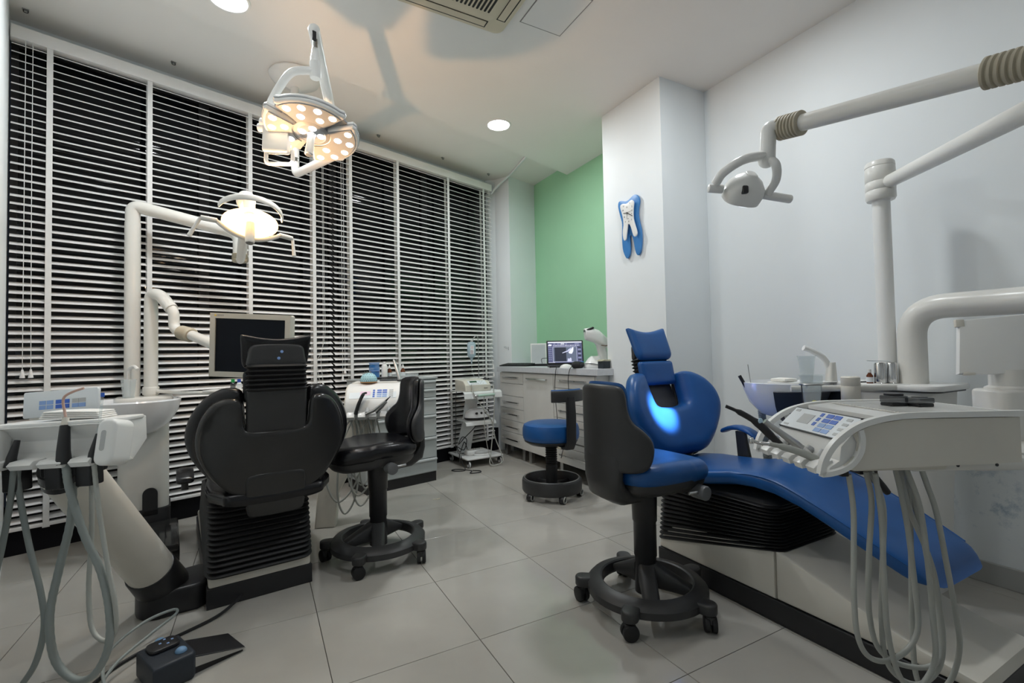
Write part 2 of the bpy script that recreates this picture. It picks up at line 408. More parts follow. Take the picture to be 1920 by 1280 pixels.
# ================================================================== BLINDS
def make_blind(label, s0, s1, tapes, cords):
    t = thing('venetian_blind', label, 'blind', wp((s0+s1)/2, 0, 0.14), WA, 'venetian blinds along the window')
    L = s1-s0; h = L/2
    # local frame: x along, y outwards, z from the base (0.14)
    mk('headrail', G().box2((-h, -.034, 2.664), (h, .030, 2.735), bev=.002), M['blind'], t, smooth=False)
    mk('bottom_rail', G().box2((-h, -.026, .0), (h, .026, .020), bev=.003), M['blind'], t)
    g = G(); a = R(25.5); d = V((0, math.cos(a), math.sin(a)))*.0255; nn = V((0, -math.sin(a), math.cos(a)))
    prof = []
    for k in range(5):
        u = -1+k*.5; prof.append(d*u + nn*(.0022*(1-u*u)))
    vs = []; fs = []
    for x in (-h+.004, h-.004):
        for p in prof: vs.append((x, p.y+nn.y*.0013, p.z+nn.z*.0013))
        for p in prof[::-1]: vs.append((x, p.y-nn.y*.0013, p.z-nn.z*.0013))
    n = 10
    for k in range(n): fs.append([k, (k+1) % n, n+(k+1) % n, n+k])
    fs += [list(range(n))[::-1], list(range(n, 2*n))]
    g.add(vs, fs)
    z = .048; first = True
    sl = mk('slat', g, M['blind'], t, smooth=False)
    while z < 2.645:
        if first: o = sl; first = False
        else: o = sl.copy(); col.objects.link(o)
        o.location = (0, 0, z); o.rotation_euler = (R(rnd.uniform(-1.2, 1.2)), 0, 0); z += .044
    for ts in tapes:
        x = ts-(s0+s1)/2
        g = G().box2((x-.013, -.0262, .0), (x+.013, -.0250, 2.668)).box2((x-.013, .0235, .0), (x+.013, .0247, 2.668))
        g.box2((x-.015, -.029, -.006), (x+.015, .028, .002))
        mk('ladder_tape', g, M['tape'], t, smooth=False)
    for (cs, ztop, pts) in cords:
        x = cs-(s0+s1)/2
        zb = pts[-1][1]
        P = [(x, -.036, 2.665)] + [(x+dx, -.038, zz) for dx, zz in pts]
        c = mk('cord', G().tube(spline(P, 6), .0016, 6), M['tape'], t)
        e = P[-1]
        mk('tassel', G().lathe([(0, .03), (.004, .03), (.006, .02), (.011, -.012), (.011, -.016), (0, -.016)], 10, Tr(e[0], e[1], e[2]-.02)), M['blind'], c)
    return t
make_blind('white slatted blind with a pair of cords hanging beside the left wall', 0.0, 1.79, [.154, .605, 1.183, 1.64],
    [(.058, 0, [(0, 1.8), (.0, .85)]), (.086, 0, [(0, 1.8), (.004, .85)]), (1.70, 0, [(0, 1.5), (-.004, 1.0), (-.05, .86), (-.02, .66), (0.01, .58)]), (1.71, 0, [(0, 1.5), (.004, 1.1), (-.03, .9), (-.015, .70)])])
make_blind('white slatted blind on the window ending at the pilaster', 1.80, 3.567, [1.947, 2.40, 2.977, 3.45],
    [(1.858, 0, [(0, 1.8), (.0, .74)]), (1.876, 0, [(0, 1.8), (.002, .80)]), (3.52, 0, [(0, 1.5), (.01, 1.1), (-.03, .95), (.02, .78)]), (3.535, 0, [(0, 1.6), (.02, 1.15), (-.02, .95), (.01, .70)])])
# ================================================================== CEILING FITTINGS
dl_em = pm('downlight_diffuser', (0.9, 0.9, 0.9), 0.5, emit=(1, 1, 1), estr=24.0)
for k, (x, y) in enumerate(DOWNLIGHTS):
    lab = ['round white recessed downlight over the blue stool and white drawers', 'round white recessed downlight over the black dental chair',
           'round white recessed downlight over the blue dental chair', 'round white recessed downlight over the foot control', 'round white recessed downlight by the right wall'][k]
    t = thing('downlight', lab, 'downlight', (x, y, CZ), 0, 'recessed downlights')
    mk('trim_ring', G().lathe([(.083, -.001), (.088, -.006), (.098, -.006), (.102, 0), (.083, 0)], 40), M['white'], t)
    mk('diffuser', G().lathe([(0, -.003), (.084, -.003), (.084, 0), (0, 0)], 40), dl_em, t)
# air conditioner cassette
ac = thing('air_conditioner', 'beige ceiling cassette air conditioner with slotted grille', 'air conditioner', (.60, .825, CZ))
acm = pm('beige_plastic', (0.60, 0.53, 0.40), 0.5, var=0.03)
mk('panel', G().prism(rrect(.82, .82, .05, 6), -.028, .0, bev=.010, seg=3), acm, ac)
mk('grille_frame', G().prism(rrect(.64, .64, .05, 6), -.036, -.028, bev=.004), acm, ac)
dk = pm('grille_dark', (0.02, 0.018, 0.015), 0.7)
for i in range(25):
    for j in range(4):
        x = -.268+i*.0223; y = (-.207, -.069, .069, .207)[j]
        g = G().prism(rrect(.012, .118, .0058, 3, x, y), -.0368, -.035)
        mk('slot', g, dk, ac, smooth=False)
for k in range(4):
    Mx = Rz(k*PI/2)
    mk('vane_recess', G().box2((-.30, .332, -.0290), (.30, .384, -.026), M=Mx), dk, ac, smooth=False)
    mk('louver', G().box2((-.292, .336, -.0315), (.292, .376, -.0285), bev=.001, M=Mx), acm, ac, smooth=False)
# little metal clips on the ceiling above the headrail
for (x, y, lab) in ((-1.328, 2.38, 'tiny metal clip on the ceiling in the corner by the left wall'), (-.69, 2.58, 'tiny metal clip on the ceiling between the left corner and the surgical lamp'), (.72, 3.02, 'tiny metal clip on the ceiling just past the surgical lamp'), (1.385, 3.22, 'tiny metal clip on the ceiling midway from surgical lamp to cable conduit'), (1.965, 3.40, 'tiny metal clip on the ceiling next to the cable conduit')):
    t = thing('ceiling_clip', lab, 'clip', (x, y, CZ2), WA, 'clips above the blinds')
    mk('plate', G().box2((-.014, -.012, -.004), (.014, .012, 0), bev=.001), M['brushed'], t)
    mk('hook', G().tube(fillet([(-.008, 0, -.003), (-.008, 0, -.018), (.010, 0, -.018), (.010, 0, -.006)], .006), .0025, 8), M['dark'], t)
# cable duct from the blind corner along the recess
P = spline([(2.03, 3.475, 2.79), (2.06, 3.43, 2.84), (2.14, 3.35, 2.93), (2.17, 3.28, CZ2-.010), (2.12, 2.95, CZ2-.010), (2.08, 2.72, CZ2-.010)], 8)
tag(mk('cable_conduit', G().tube(P, .011, 10), M['wall']), 'thin white cable conduit bending from ceiling to blind corner', 'conduit')
# wire hook on the pilaster side
hk = thing('wall_hook', 'small wire hook on a square plate on the pilaster', 'hook', (2.18, 3.42, 1.10))
mk('plate', G().box2((-.012, -.018, -.02), (.0, .018, .02), bev=.003), M['brushed'], hk)
mk('wire_loop', G().tube(fillet([(-.006, 0, .006), (-.05, -.006, .022), (-.062, -.008, .012), (-.02, -.004, -.004), (-.006, 0, -.006)], .01), .0022, 8), M['brushed'], hk)
# ================================================================== CUSHION TOOL
from mathutils.geometry import delaunay_2d_cdt
def resample(poly, step):
    out = []; n = len(poly)
    for i in range(n):
        a = V(poly[i]); b = V(poly[(i+1) % n]); k = max(1, int((b-a).length/step+.5))
        for j in range(k): out.append(a+(b-a)*j/k)
    return out
def smoothpoly(poly, k=4):
    P = [V((p[0], p[1])) for p in poly]; n = len(P); out = []
    for i in range(n):
        p0, p1, p2, p3 = P[i-1], P[i], P[(i+1) % n], P[(i+2) % n]
        for j in range(k):
            t = j/k; out.append(0.5*((2*p1)+(p2-p0)*t+(2*p0-5*p1+4*p2-p3)*t*t+(3*p1-p0-3*p2+p3)*t**3))
    return out
def pinside(p, P):
    c = False; n = len(P); x, y = p
    for i in range(n):
        a, b = P[i], P[i-1]
        if (a.y > y) != (b.y > y) and x < (b.x-a.x)*(y-a.y)/(b.y-a.y)+a.x: c = not c
    return c
def pdist(p, P):
    m = 9.0; n = len(P)
    for i in range(n):
        a, b = P[i], P[(i+1) % n]; ab = b-a; t = max(0, min(1, (p-a).dot(ab)/max(ab.length_squared, 1e-12)))
        m = min(m, (p-a-ab*t).length)
    return m
def pillow(g, poly, tf, tb, r, fn, res=0.035, step=0.018, crown=0.0):
    """poly: closed outline in (u, v); tf / tb: thickness to front / back; r: edge radius; fn(u, v, h) -> 3D point"""
    P = resample([V((p[0], p[1])) for p in poly], step); n = len(P)
    area = sum(P[i].x*P[(i+1) % n].y-P[(i+1) % n].x*P[i].y for i in range(n))
    if area < 0: P = P[::-1]
    pts = list(P)
    for q in (0.10, 0.32, 0.64, 1.0):
        off = r*q
        for i in range(n):
            t = (P[(i+1) % n]-P[i-1]).normalized(); c = P[i]+V((-t.y, t.x))*off
            if pinside(c, P) and pdist(c, P) > off*.9 and (q > .5 or i % 2 == 0 or True):
                pts.append(c)
    xs = [p.x for p in P]; ys = [p.y for p in P]
    y = min(ys)
    while y < max(ys):
        x = min(xs)
        while x < max(xs):
            c = V((x, y))
            if pinside(c, P) and pdist(c, P) > r*1.25: pts.append(c)
            x += res
        y += res
    vo, eo, fo = delaunay_2d_cdt(pts, [(i, (i+1) % n) for i in range(n)], [], 1, 1e-5)[:3]
    D = [pdist(v, P) for v in vo]; md = max(D)
    def prof(d):
        q = max(0.0, min(1.0, 1-d/r)); return math.sqrt(max(0.0, 1-q*q))
    vs = []; fi = {}; bi = {}
    for i, v in enumerate(vo):
        if D[i] < 1e-4:
            vs.append(fn(v.x, v.y, 0.0)); fi[i] = bi[i] = len(vs)-1
        else:
            k = prof(D[i])
            vs.append(fn(v.x, v.y, tf*k+crown*min(1, D[i]/md))); fi[i] = len(vs)-1
            vs.append(fn(v.x, v.y, -tb*k)); bi[i] = len(vs)-1
    fs = []
    for f in fo:
        fs.append([fi[i] for i in f]); b_ = [bi[i] for i in f][::-1]
        if set(b_) != set(fs[-1]): fs.append(b_)
    return g.add(vs, fs)
def mirror_outline(half):
    """half: points (u>=0, v) from bottom centre up to top centre; returns the full outline"""
    return [(u, v) for u, v in half]+[(-u, v) for u, v in half[::-1] if abs(u) > 1e-9]

# ================================================================== DENTAL CHAIRS
def dental_chair(label, loc, rz, pad, recline, hinge, armrests, sx=0.03, foot=1.17, hs=1.0, ht=22):
    """local frame: y towards the feet, z up, origin at the floor under the rear edge of the base"""
    t = thing('dental_chair', label, 'dental chair', loc, rz)
    # base
    mk('plinth', G().prism([(-.205, 0), (.205, 0), (.205, foot-.03), (.14, foot), (-.14, foot), (-.205, foot-.03)], 0, .085, bev=.004), M['black'], t, smooth=False)
    Ms = frame((0, 0, 0), (0, 1, 0), (0, 0, 1))       # (u, v) = (y, z), extruded along x
    def side(poly, x0, x1, mat, nm, bev=.008):
        return mk(nm, G().prism(poly, x0, x1, Ms, bev=bev), mat, t, smooth=True, ang=30)
    side([(.004, .086), (.004, .13), (.10, .22), (.584, .272), (.584, .086)], -.199, .199, M['cream'], 'base_cover')
    side([(.588, .086), (.588, .272), (foot-.14, .135), (foot-.01, .115), (foot, .086)], -.199, .199, M['cream'], 'foot_cover', .012)
    # bellows
    g = G(); N = 14
    rings = []
    for k in range(N*4+1):
        q = k/(N*4); ph = (k % 4)
        out = [0.0, .012, .015, .010][ph]
        rings.append((q, out))
    vs = []; fs = []; m = 0
    for q, out in rings:
        hw = .196+out-.01*q; y0 = -.004-out+.02*q; y1 = .60+out-.03*q
        pl = rrect(2*hw, y1-y0, .05, 5, 0, (y0+y1)/2)
        m = len(pl)
        for (x, y) in pl:
            zl = .118+(.262-.118)*max(0, min(1, y/.58)); zt = .425
            vs.append((x, y, zl+(zt-zl)*q))
    for j in range(len(rings)-1):
        for i in range(m): fs.append([j*m+i, j*m+(i+1) % m, (j+1)*m+(i+1) % m, (j+1)*m+i])
    g.add(vs, fs); mk('bellows', g, M['rubber'], t, ang=60)
    # shroud under the seat
    g = G(); vs = []; fs = []
    for (z, hw, y0, y1) in ((.40, .19, .012, .585), (.425, .185, .02, .58), (.445, .13, .06, .52), (.447, .10, .08, .5)):
        for p in rrect(2*hw, y1-y0, .05, 5, sx*(z-.40)/.06, (y0+y1)/2): vs.append((p[0], p[1], z))
    m = 24
    for j in range(3):
        for i in range(m): fs.append([j*m+i, j*m+(i+1) % m, (j+1)*m+(i+1) % m, (j+1)*m+i])
    fs.append([3*m+i for i in range(m)]); g.add(vs, fs)
    mk('seat_carrier', g, M['dark'], t)
    # seat and leg rest: one upholstered pad
    prof = [(-.06, .475, .20), (.02, .480, .245), (.12, .484, .25), (.26, .498, .236), (.40, .528, .228), (.50, .545, .228), (.60, .538, .228), (.70, .505, .226), (.82, .455, .222), (.93, .402, .212), (1.0, .368, .20)]
    secs = []
    for i, (y, z, hw) in enumerate(prof):
        p0 = prof[max(i-1, 0)]; p1 = prof[min(i+1, len(prof)-1)]
        d = V((0, p1[0]-p0[0], p1[1]-p0[1])).normalized(); up = V((0, -d.z, d.y))
        th = .034 if y < .62 else .030
        secs.append((V((sx, y, z))-up*th, V((hw, 0, 0)), up*th, 0.010 if y < .5 else 0.0))
    mk('seat', G().loft(secs, 36, 5.0, .028, .085, 5), pad, t, ang=60)
    # piping line round the seat edge
    for sgn in (-1, 1):
        pts = [V((sx+sgn*(hw-.004), y, z-.012)) for (y, z, hw) in prof]
        mk('piping', G().tube(spline(pts, 4), .0035, 6), pad, t)
    # back rest
    yb, zb = hinge; rc = recline
    ub = V((0, -math.sin(rc), math.cos(rc))); nb = V((0, math.cos(rc), math.sin(rc)))
    H = V((sx, yb, zb))
    def bk(u, v, h, wrap=1.0): return H+V((1, 0, 0))*u+ub*v+nb*(h+wrap*.85*u*u*min(1, .35+v*2))
    half = [(0, -.05), (.10, -.05), (.165, -.04), (.215, -.005), (.265, .05), (.305, .115), (.324, .18), (.318, .245), (.293, .305), (.253, .358), (.205, .392), (.160, .400), (.130, .388), (.122, .35), (.112, .245), (.09, .215), (0, .205)]
    mk('backrest', pillow(G(), smoothpoly(mirror_outline(half), 4), .070, .030, .048, bk), pad, t, ang=70)
    half = [(0, -.055), (.09, -.055), (.15, -.048), (.200, -.012), (.245, .045), (.280, .11), (.293, .175), (.286, .24), (.264, .297), (.232, .34), (.19, .362), (.145, .36), (.128, .33), (.122, .25), (.10, .228), (0, .225)]
    sh = mk('back_shell', pillow(G(), smoothpoly(mirror_outline(half), 3), .006, .026, .02, lambda u, v, h: bk(u, v, h-.030)), M['shell'], t, ang=60)
    half = [(0, -.150), (.09, -.145), (.113, -.12), (.118, -.04), (.116, .02), (.09, .04), (0, .045)]
    mk('hinge_cover', pillow(G(), smoothpoly(mirror_outline(half), 3), .030, .012, .012, lambda u, v, h: bk(u, v, h-.048, .3)), M['shell'], t, ang=60)
    # head rest: slider plate, bellows, plate, two cushions
    def hd(u, v, h): return H+V((1, 0, 0))*u+ub*v+nb*h
    mk('slider_plate', pillow(G(), rrect(.235, .20, .015, 4, 0, .30), .006, .022, .012, lambda u, v, h: hd(u, v, h-.018)), M['dark'], t, ang=60)
    g = G(); secs = []
    hr = R(-12)                                          # head rest stands more upright than the back
    uh = (ub*math.cos(hr)-nb*math.sin(hr)); uh = V((0, -math.sin(rc+hr), math.cos(rc+hr))); nh = V((0, math.cos(rc+hr), math.sin(rc+hr)))
    K = hd(0, .385, -.012)
    for k in range(13):
        o = .0 if k % 2 == 0 else .012
        secs.append((K+uh*(.0095*k), V((.108+o, 0, 0)), nh*(.028+o), 0))
    mk('headrest_bellows', g.loft(secs, 28, 6), M['rubber'], t, ang=20)
    K2 = K+uh*.105
    mk('headrest_plate', pillow(G(), smoothpoly(mirror_outline([(0, 0), (.108, .0), (.112, .045), (.102, .088), (.06, .100), (0, .102)]), 3), .010, .022, .014, lambda u, v, h: K2+V((u, 0, 0))+uh*v+nh*(h-.004)), M['dark'], t, ang=60)
    for (q, v) in ((.016, .062), (.004, .034)):
        c = K2+V((q, 0, 0))+uh*v-nh*.026
        mk('bolt', G().cyl(c+nh*.006, c-nh*.003, .0065, n=12, bev=.001), M['btn_light'], t)
    # cushions on the front side
    mk('neck_cushion', pillow(G(), rrect(.250, .135, .02, 4, 0, .07), .026, .008, .022, lambda u, v, h: K+V((u, 0, 0))+uh*(v-.045)+nh*(h+.034-.25*u*u)), pad, t, ang=70)
    ut = V((0, -math.sin(rc+hr+R(ht)), math.cos(rc+hr+R(ht)))); nt = V((0, math.cos(rc+hr+R(ht)), math.sin(rc+hr+R(ht))))
    K3 = K+uh*.098+nh*.03
    half = [(0, -.002), (.09, -.002), (.118, .005), (.130, .03), (.134, .09), (.137, .138), (.133, .148), (.112, .146), (.06, .137), (0, .132)]
    hc = mk('head_cushion', pillow(G(), smoothpoly(mirror_outline(half), 3), .034, .012, .028, lambda u, v, h: K3+V((u, 0, 0))+ut*v*hs+nt*(h+.45*u*u)), pad, t, ang=70)
    for (ax, sgn, y0, y1, za) in armrests:
        mk('armrest_post', G().loft([(V((ax-sgn*.0, (y0+y1)/2+.02, .46)), V((.014, 0, 0)), V((0, .036, 0)), 0), (V((ax, (y0+y1)/2, za-.02)), V((.012, 0, 0)), V((0, .028, 0)), 0)], 20, 5), M['dark'], t)
        secs = [(V((ax, y0+(y1-y0)*q, za-.10*(q-.45)**2*1.2)), V((.032, 0, 0)), V((0, 0, .013)), 0) for q in (0, .15, .3, .5, .7, .85, 1)]
        mk('armrest_pad', G().loft(secs, 20, 3, .012, .012, 4), pad, t, ang=60)
    return t
LCH = dental_chair('black vinyl dental chair on a ribbed bellows base, seen from its back', (-.194, 1.266, 0), R(7.4), M['leather_black'], R(9), (-.035, .515),
    [(-.275, -1, .12, .33, .545), (.268, 1, .12, .32, .545)], sx=0.045)
RCH = dental_chair('blue vinyl dental chair with reclined leg rest on a cream base', (1.714, .62, 0), R(180), M['leather_blue'], R(24), (-.075, .535),
    [(-.305, -1, .0, .19, .625)], sx=-0.03, hs=1.3, ht=12)
# ================================================================== DENTIST STOOLS
def dentist_stool(label, loc, rz, base_a, pad, ks=-1, ky=0.0):
    """local: the sitter faces +y"""
    t = thing('dentist_stool', label, 'stool', loc, rz)
    g = G()                                             # ring with five lobes
    g.lathe([(.172, .078), (.178, .112), (.185, .116), (.225, .106), (.238, .092), (.238, .066), (.230, .062), (.18, .066), (.172, .078)], 48)
    mk('base_ring', g, M['dark'], t)
    for k in range(5):
        a = base_a+k*2*PI/5; dx, dy = math.cos(a), math.sin(a)
        lb = mk('base_lobe', G().prism(rrect(.085, .062, .030, 6, .245, 0), .064, .104, Rz(a), bev=.008, seg=3), M['dark'], t)
        wa = a+R(35); c = V((dx*.262, dy*.262, .030)); ax = V((math.cos(wa), math.sin(wa), 0)); td = V((-ax.y, ax.x, 0))
        cs = mk('caster_fork', G().cyl(c+V((0, 0, .012)), c+V((0, 0, .045)), .009, n=12).loft([(c+V((0, 0, .005)), td*.020, ax*.020, 0), (c+V((0, 0, .030)), td*.018, ax*.018, 0)], 20, 3), M['dark'], t)
        for s_ in (-1, 1):
            q = c+ax*.013*s_
            mk('wheel', G().cyl(q-ax*.009, q+ax*.009, .030, n=22, bev=.004), M['rubber'], cs)
    # hub spokes and column
    g = G()
    for k in (0, 2, 3):
        a = base_a+k*2*PI/5+R(20); d = V((math.cos(a), math.sin(a), 0))
        g.loft([(d*.03+V((0, 0, .135)), V((-d.y, d.x, 0))*.034, V((0, 0, .05)), 0), (d*.19+V((0, 0, .088)), V((-d.y, d.x, 0))*.030, V((0, 0, .012)), 0)], 16, 4)
    mk('hub_spokes', g, M['dark'], t)
    mk('column', G().lathe([(0, .06), (.045, .06), (.042, .20), (.0455, .205), (.0455, .34), (.049, .345), (.052, .47), (0, .47)], 28), M['black'], t)
    # seat: under-shell and pad
    half = [(0, -.215), (.08, -.21), (.15, -.18), (.19, -.11), (.20, -.02), (.19, .08), (.165, .16), (.12, .205), (.06, .225), (0, .23)]
    def st(u, v, h): return V((u, v+.03, .555+h+.05*max(0, v)*-1*.6+.35*u*u*(1 if v < .05 else .4)-.25*max(0, v-.1)**1.5))
    mk('seat_shell', pillow(G(), smoothpoly(mirror_outline([(u*.93, v*.95) for u, v in half]), 3), .01, .055, .06, lambda u, v, h: st(u, v, h-.028)), M['dark'], t, ang=60)
    mk('seat', pillow(G(), smoothpoly(mirror_outline(half), 3), .045, .045, .048, st, crown=.004), pad, t, ang=70)
    # tilt lever
    kn = mk('lever_knob', G().cyl((.15*ks, ky, .482), (.212*ks, ky, .482), .028, n=24, bev=.005), pm('gunmetal', (.13, .135, .14), .35), t)
    mk('lever', G().cyl((.19*ks, ky+.01, .485), (.19*ks, ky-.075, .490), .006, n=10, bev=.001), M['brushed'], kn)
    # back support and back rest, wrapped about the sitter
    rho = .19
    def br(u, v, h):
        a = u/rho; r_ = rho-h
        return V((r_*math.sin(a), -.225+rho-r_*math.cos(a)-.10*v*v*0.6, .615+v))
    half = [(0, -.03), (.13, -.035), (.19, -.02), (.215, .03), (.212, .085), (.18, .125), (.145, .155), (.127, .20), (.122, .255), (.105, .285), (.06, .293), (0, .295)]
    mk('back_support', G().loft([(V((0, -.06, .468)), V((.07, 0, 0)), V((0, .014, .03)), 0), (V((0, -.15, .470)), V((.085, 0, 0)), V((0, .016, .03)), 0.01), (V((0, -.205, .495)), V((.095, 0, 0)), V((0, .026, .020)), 0.015), (V((0, -.228, .545)), V((.10, 0, 0)), V((0, .020, .006)), 0.02), (V((0, -.232, .62)), V((.105, 0, 0)), V((0, .016, 0)), 0.025), (V((0, -.228, .68)), V((.10, 0, 0)), V((0, .012, 0)), 0.025)], 24, 4, 0, .01), M['dark'], t, ang=50)
    mk('back_shell', pillow(G(), smoothpoly(mirror_outline(half), 3), .004, .020, .018, lambda u, v, h: br(u, v, h)), M['dark'], t, ang=60)
    mk('back_pad', pillow(G(), smoothpoly(mirror_outline([(u*1.03, v*1.035) for u, v in half]), 3), .036, .004, .034, lambda u, v, h: br(u, v, h+.010)), pad, t, ang=70)
    return t
def face(dx, dy): return math.atan2(-dx, dy)
dentist_stool('black vinyl dentist stool with wraparound back and ring base', (.342, 1.431, 0), R(98), R(21.3)-R(98), M['leather_black'])
dentist_stool('blue vinyl dentist stool with grey wraparound back and ring base beside the blue chair', (1.185, .37, 0), R(-89), R(69)+R(89), M['leather_blue'], 1, .12)
# ================================================================== LEFT TREATMENT UNIT
CR = R(-28.25)                                     # racks and panels turned like the visitor sees them
# --- spittoon column
u = thing('spittoon_unit', 'ivory spittoon column with round white basin beside the blinds', 'spittoon', (-.80, 2.38, 0), R(8))
mk('foot_block', G().prism(rrect(.25, .24, .03), 0, .19, bev=.006), M['black'], u)
mk('column', G().prism(rrect(.235, .22, .05, 6), .185, .80, bev=.006), M['offwhite'], u)
mk('arch_recess', G().prism([(.035*math.cos(a), .035*math.sin(a)) for a in [PI*k/10 for k in range(11)]]+[(-.035, -.12), (.035, -.12)], 0, .012, frame((.03, -.108, .275), (1, 0, 0), (0, 0, 1))), M['black'], u)
mk('deck', G().prism(rrect(.27, .25, .06, 6), .80, .825, bev=.006), M['offwhite'], u)
bs = mk('basin', G().lathe([(.0, .62), (.06, .622), (.12, .645), (.17, .69), (.205, .75), (.220, .812), (.216, .820), (.205, .818), (.19, .765), (.155, .705), (.11, .665), (.05, .655), (.0, .655)], 48, Tr(-.045, -.165, 0)), M['porcelain'], u)
mk('overflow_ring', G().torus((-.03, -.165+.175, .775), .010, .0035, 16, 8, Matrix.Rotation(R(75), 4, 'X')), M['brushed'], bs)
mk('drain', G().lathe([(0, .658), (.022, .658), (.024, .655)], 20, Tr(-.045, -.165, 0)), M['brushed'], bs)
mk('cup_filler', G().tube(fillet([(-.075, .02, .82), (-.075, .02, .99), (-.045, -.03, 1.005), (-.03, -.05, .985)], .035), .010, 12), M['white'], u)
mk('connecting_beam', G().box2((.02, -.62, .03), (.16, -.10, .115), bev=.008).box2((.10, -.66, .10), (.155, -.30, .135), bev=.006), M['shell'], u)
# cup on the deck
cup = thing('plastic_cup', 'clear plastic cup standing at the basin by the blinds', 'cup', (-.862, 2.315, .825), 0)
mk('cup_wall', G().lathe([(0, .004), (.027, .004), (.036, .10), (.038, .104), (.036, .106), (.034, .10), (.0255, .006), (0, .006)], 28), M['clear'], cup)
mk('cup_base', G().lathe([(0, 0), (.027, 0), (.028, .006), (0, .006)], 28), M['clear'], cup)
# --- dental lamp
dl = thing('dental_lamp', 'lit warm dental lamp on a white bent pole', 'lamp', (-.868, 2.432, .825), 0)
def wmk(name, g, mat, par, **k): return mk(name, g, mat, par, world=True, **k)
wmk('pole', G().cyl((-.868, 2.432, .825), (-.868, 2.432, 1.86), .039, n=28), M['offwhite'], dl)
wmk('arm', G().tube(fillet([(-.868, 2.432, 1.858), (-.868, 2.432, 1.965), (-.78, 2.418, 1.945), (-.315, 2.352, 1.835), (-.31, 2.35, 1.72)], .075, 8), .037, 24), M['offwhite'], dl)
wmk('arm_joint', G().cyl((-.31, 2.352, 1.86), (-.31, 2.352, 1.70), .040, n=24, bev=.01), M['offwhite'], dl)
g = G(); pr = [(.0, -.005)]
for k in range(6): pr += [(.040, .004+k*.009), (.047, .0085+k*.009)]
pr += [(.04, .058), (0, .058)]
Mq = Tr(-.31, 2.35, 1.648)
wmk('bellows', g.lathe(pr, 24, Mq), M['rubber_tan'], dl, ang=20)
wmk('forearm', G().tube(spline([(-.31, 2.345, 1.665), (-.30, 2.2, 1.66), (-.27, 1.7, 1.72), (-.255, 1.42, 1.765), (-.254, 1.36, 1.765)], 5), .024, 18), M['offwhite'], dl)
nk = V((-.254, 1.352, 1.755))
wmk('neck_knuckle', G().sphere(nk, .040, 24, 14, (1, 1, 1.15)), M['offwhite'], dl)
wmk('neck', G().tube(fillet([nk+V((0, .01, .01)), nk+V((.012, -.05, .012)), nk+V((.016, -.055, -.075))], .03), .024, 18), M['white'], dl)
LP = V((-.236, 1.300, 1.642)); LN = V((-.02, -.33, -.944)).normalized()
LX = V((.97, .22, -.10)); LX = (LX-LN*LX.dot(LN)).normalized(); LM = frame(LP, LX, LN.cross(LX))     # local z = beam direction
lampglow = pm('lit_reflector', (0.95, 0.85, 0.6), 0.35, emit=(1.0, 0.62, 0.26), estr=3.0)
wmk('yoke_ring', G().add([], []).tube([LM @ V((.128*math.cos(a), .128*math.sin(a), -.045)) for a in [R(8+k*164/20) for k in range(21)]], .016, 10, flat=(1.0, .35)), M['offwhite'], dl)
rf = wmk('reflector', G().lathe([(.0, -.035), (.035, -.033), (.075, -.018), (.108, .006), (.112, .008), (.112, .002), (.078, -.026), (.035, -.042), (0, -.044)], 40, LM), lampglow, dl)
wmk('bulb_holder', G().lathe([(0, .0), (.016, .0), (.0165, .01), (.019, .055), (.019, .098), (.0165, .102), (0, .102)], 24, LM), M['white'], dl)
wmk('bulb_cap', G().lathe([(0, .1025), (.0155, .1025), (.0155, .105), (0, .105)], 24, LM), M['brushed'], dl)
bulbm = pm('halogen_bulb', (1, .9, .7), .3, emit=(1.0, .72, .38), estr=20.0)
wmk('bulb', G().lathe([(.0, -.018), (.008, -.016), (.010, -.008), (.010, .002), (0, .003)], 16, LM), bulbm, dl)
bar = [LM @ V((x, -.015-.012*(1-(x/.13)**2), .018+.050*(1-(x/.13)**2))) for x in [-.13+.013*k for k in range(21)]]
wmk('cross_bar', G().tube(bar, .009, 12, flat=(1, .7)), M['offwhite'], dl)
for sg in (-1, 1):
    a = LM @ V((sg*.125, -.015, .018)); b = LM @ V((sg*.185, -.02, .018))
    h = wmk('handle_pivot', G().cyl(a, b, .011, n=16, bev=.002), M['offwhite'], dl)
    c = b+V((sg*.020-.02 if sg < 0 else .006, -.01, -.085))
    wmk('handle', G().tube([b, b+(c-b)*.5, c], [.007, .007, .009], 12), M['offwhite'], h)
light('dental_bulb_light', 'SPOT', LM @ V((0, .0, -.075)), 54.0, (1.0, .58, .28), target=(.35, 1.40, 2.87), spot_size=R(125), spot_blend=.8, shadow_soft_size=.022)      # warm light through the dichroic reflector
light('dental_glow_light', 'POINT', LM @ V((0, .0, -.06)), 16.0, (1.0, .58, .28), shadow_soft_size=.03)
light('dental_beam_light', 'SPOT', LM @ V((0, .0, .11)), 4.0, (1.0, .80, .55), target=LM @ V((0, 0, 1)), spot_size=R(70), spot_blend=.6, shadow_soft_size=.03)
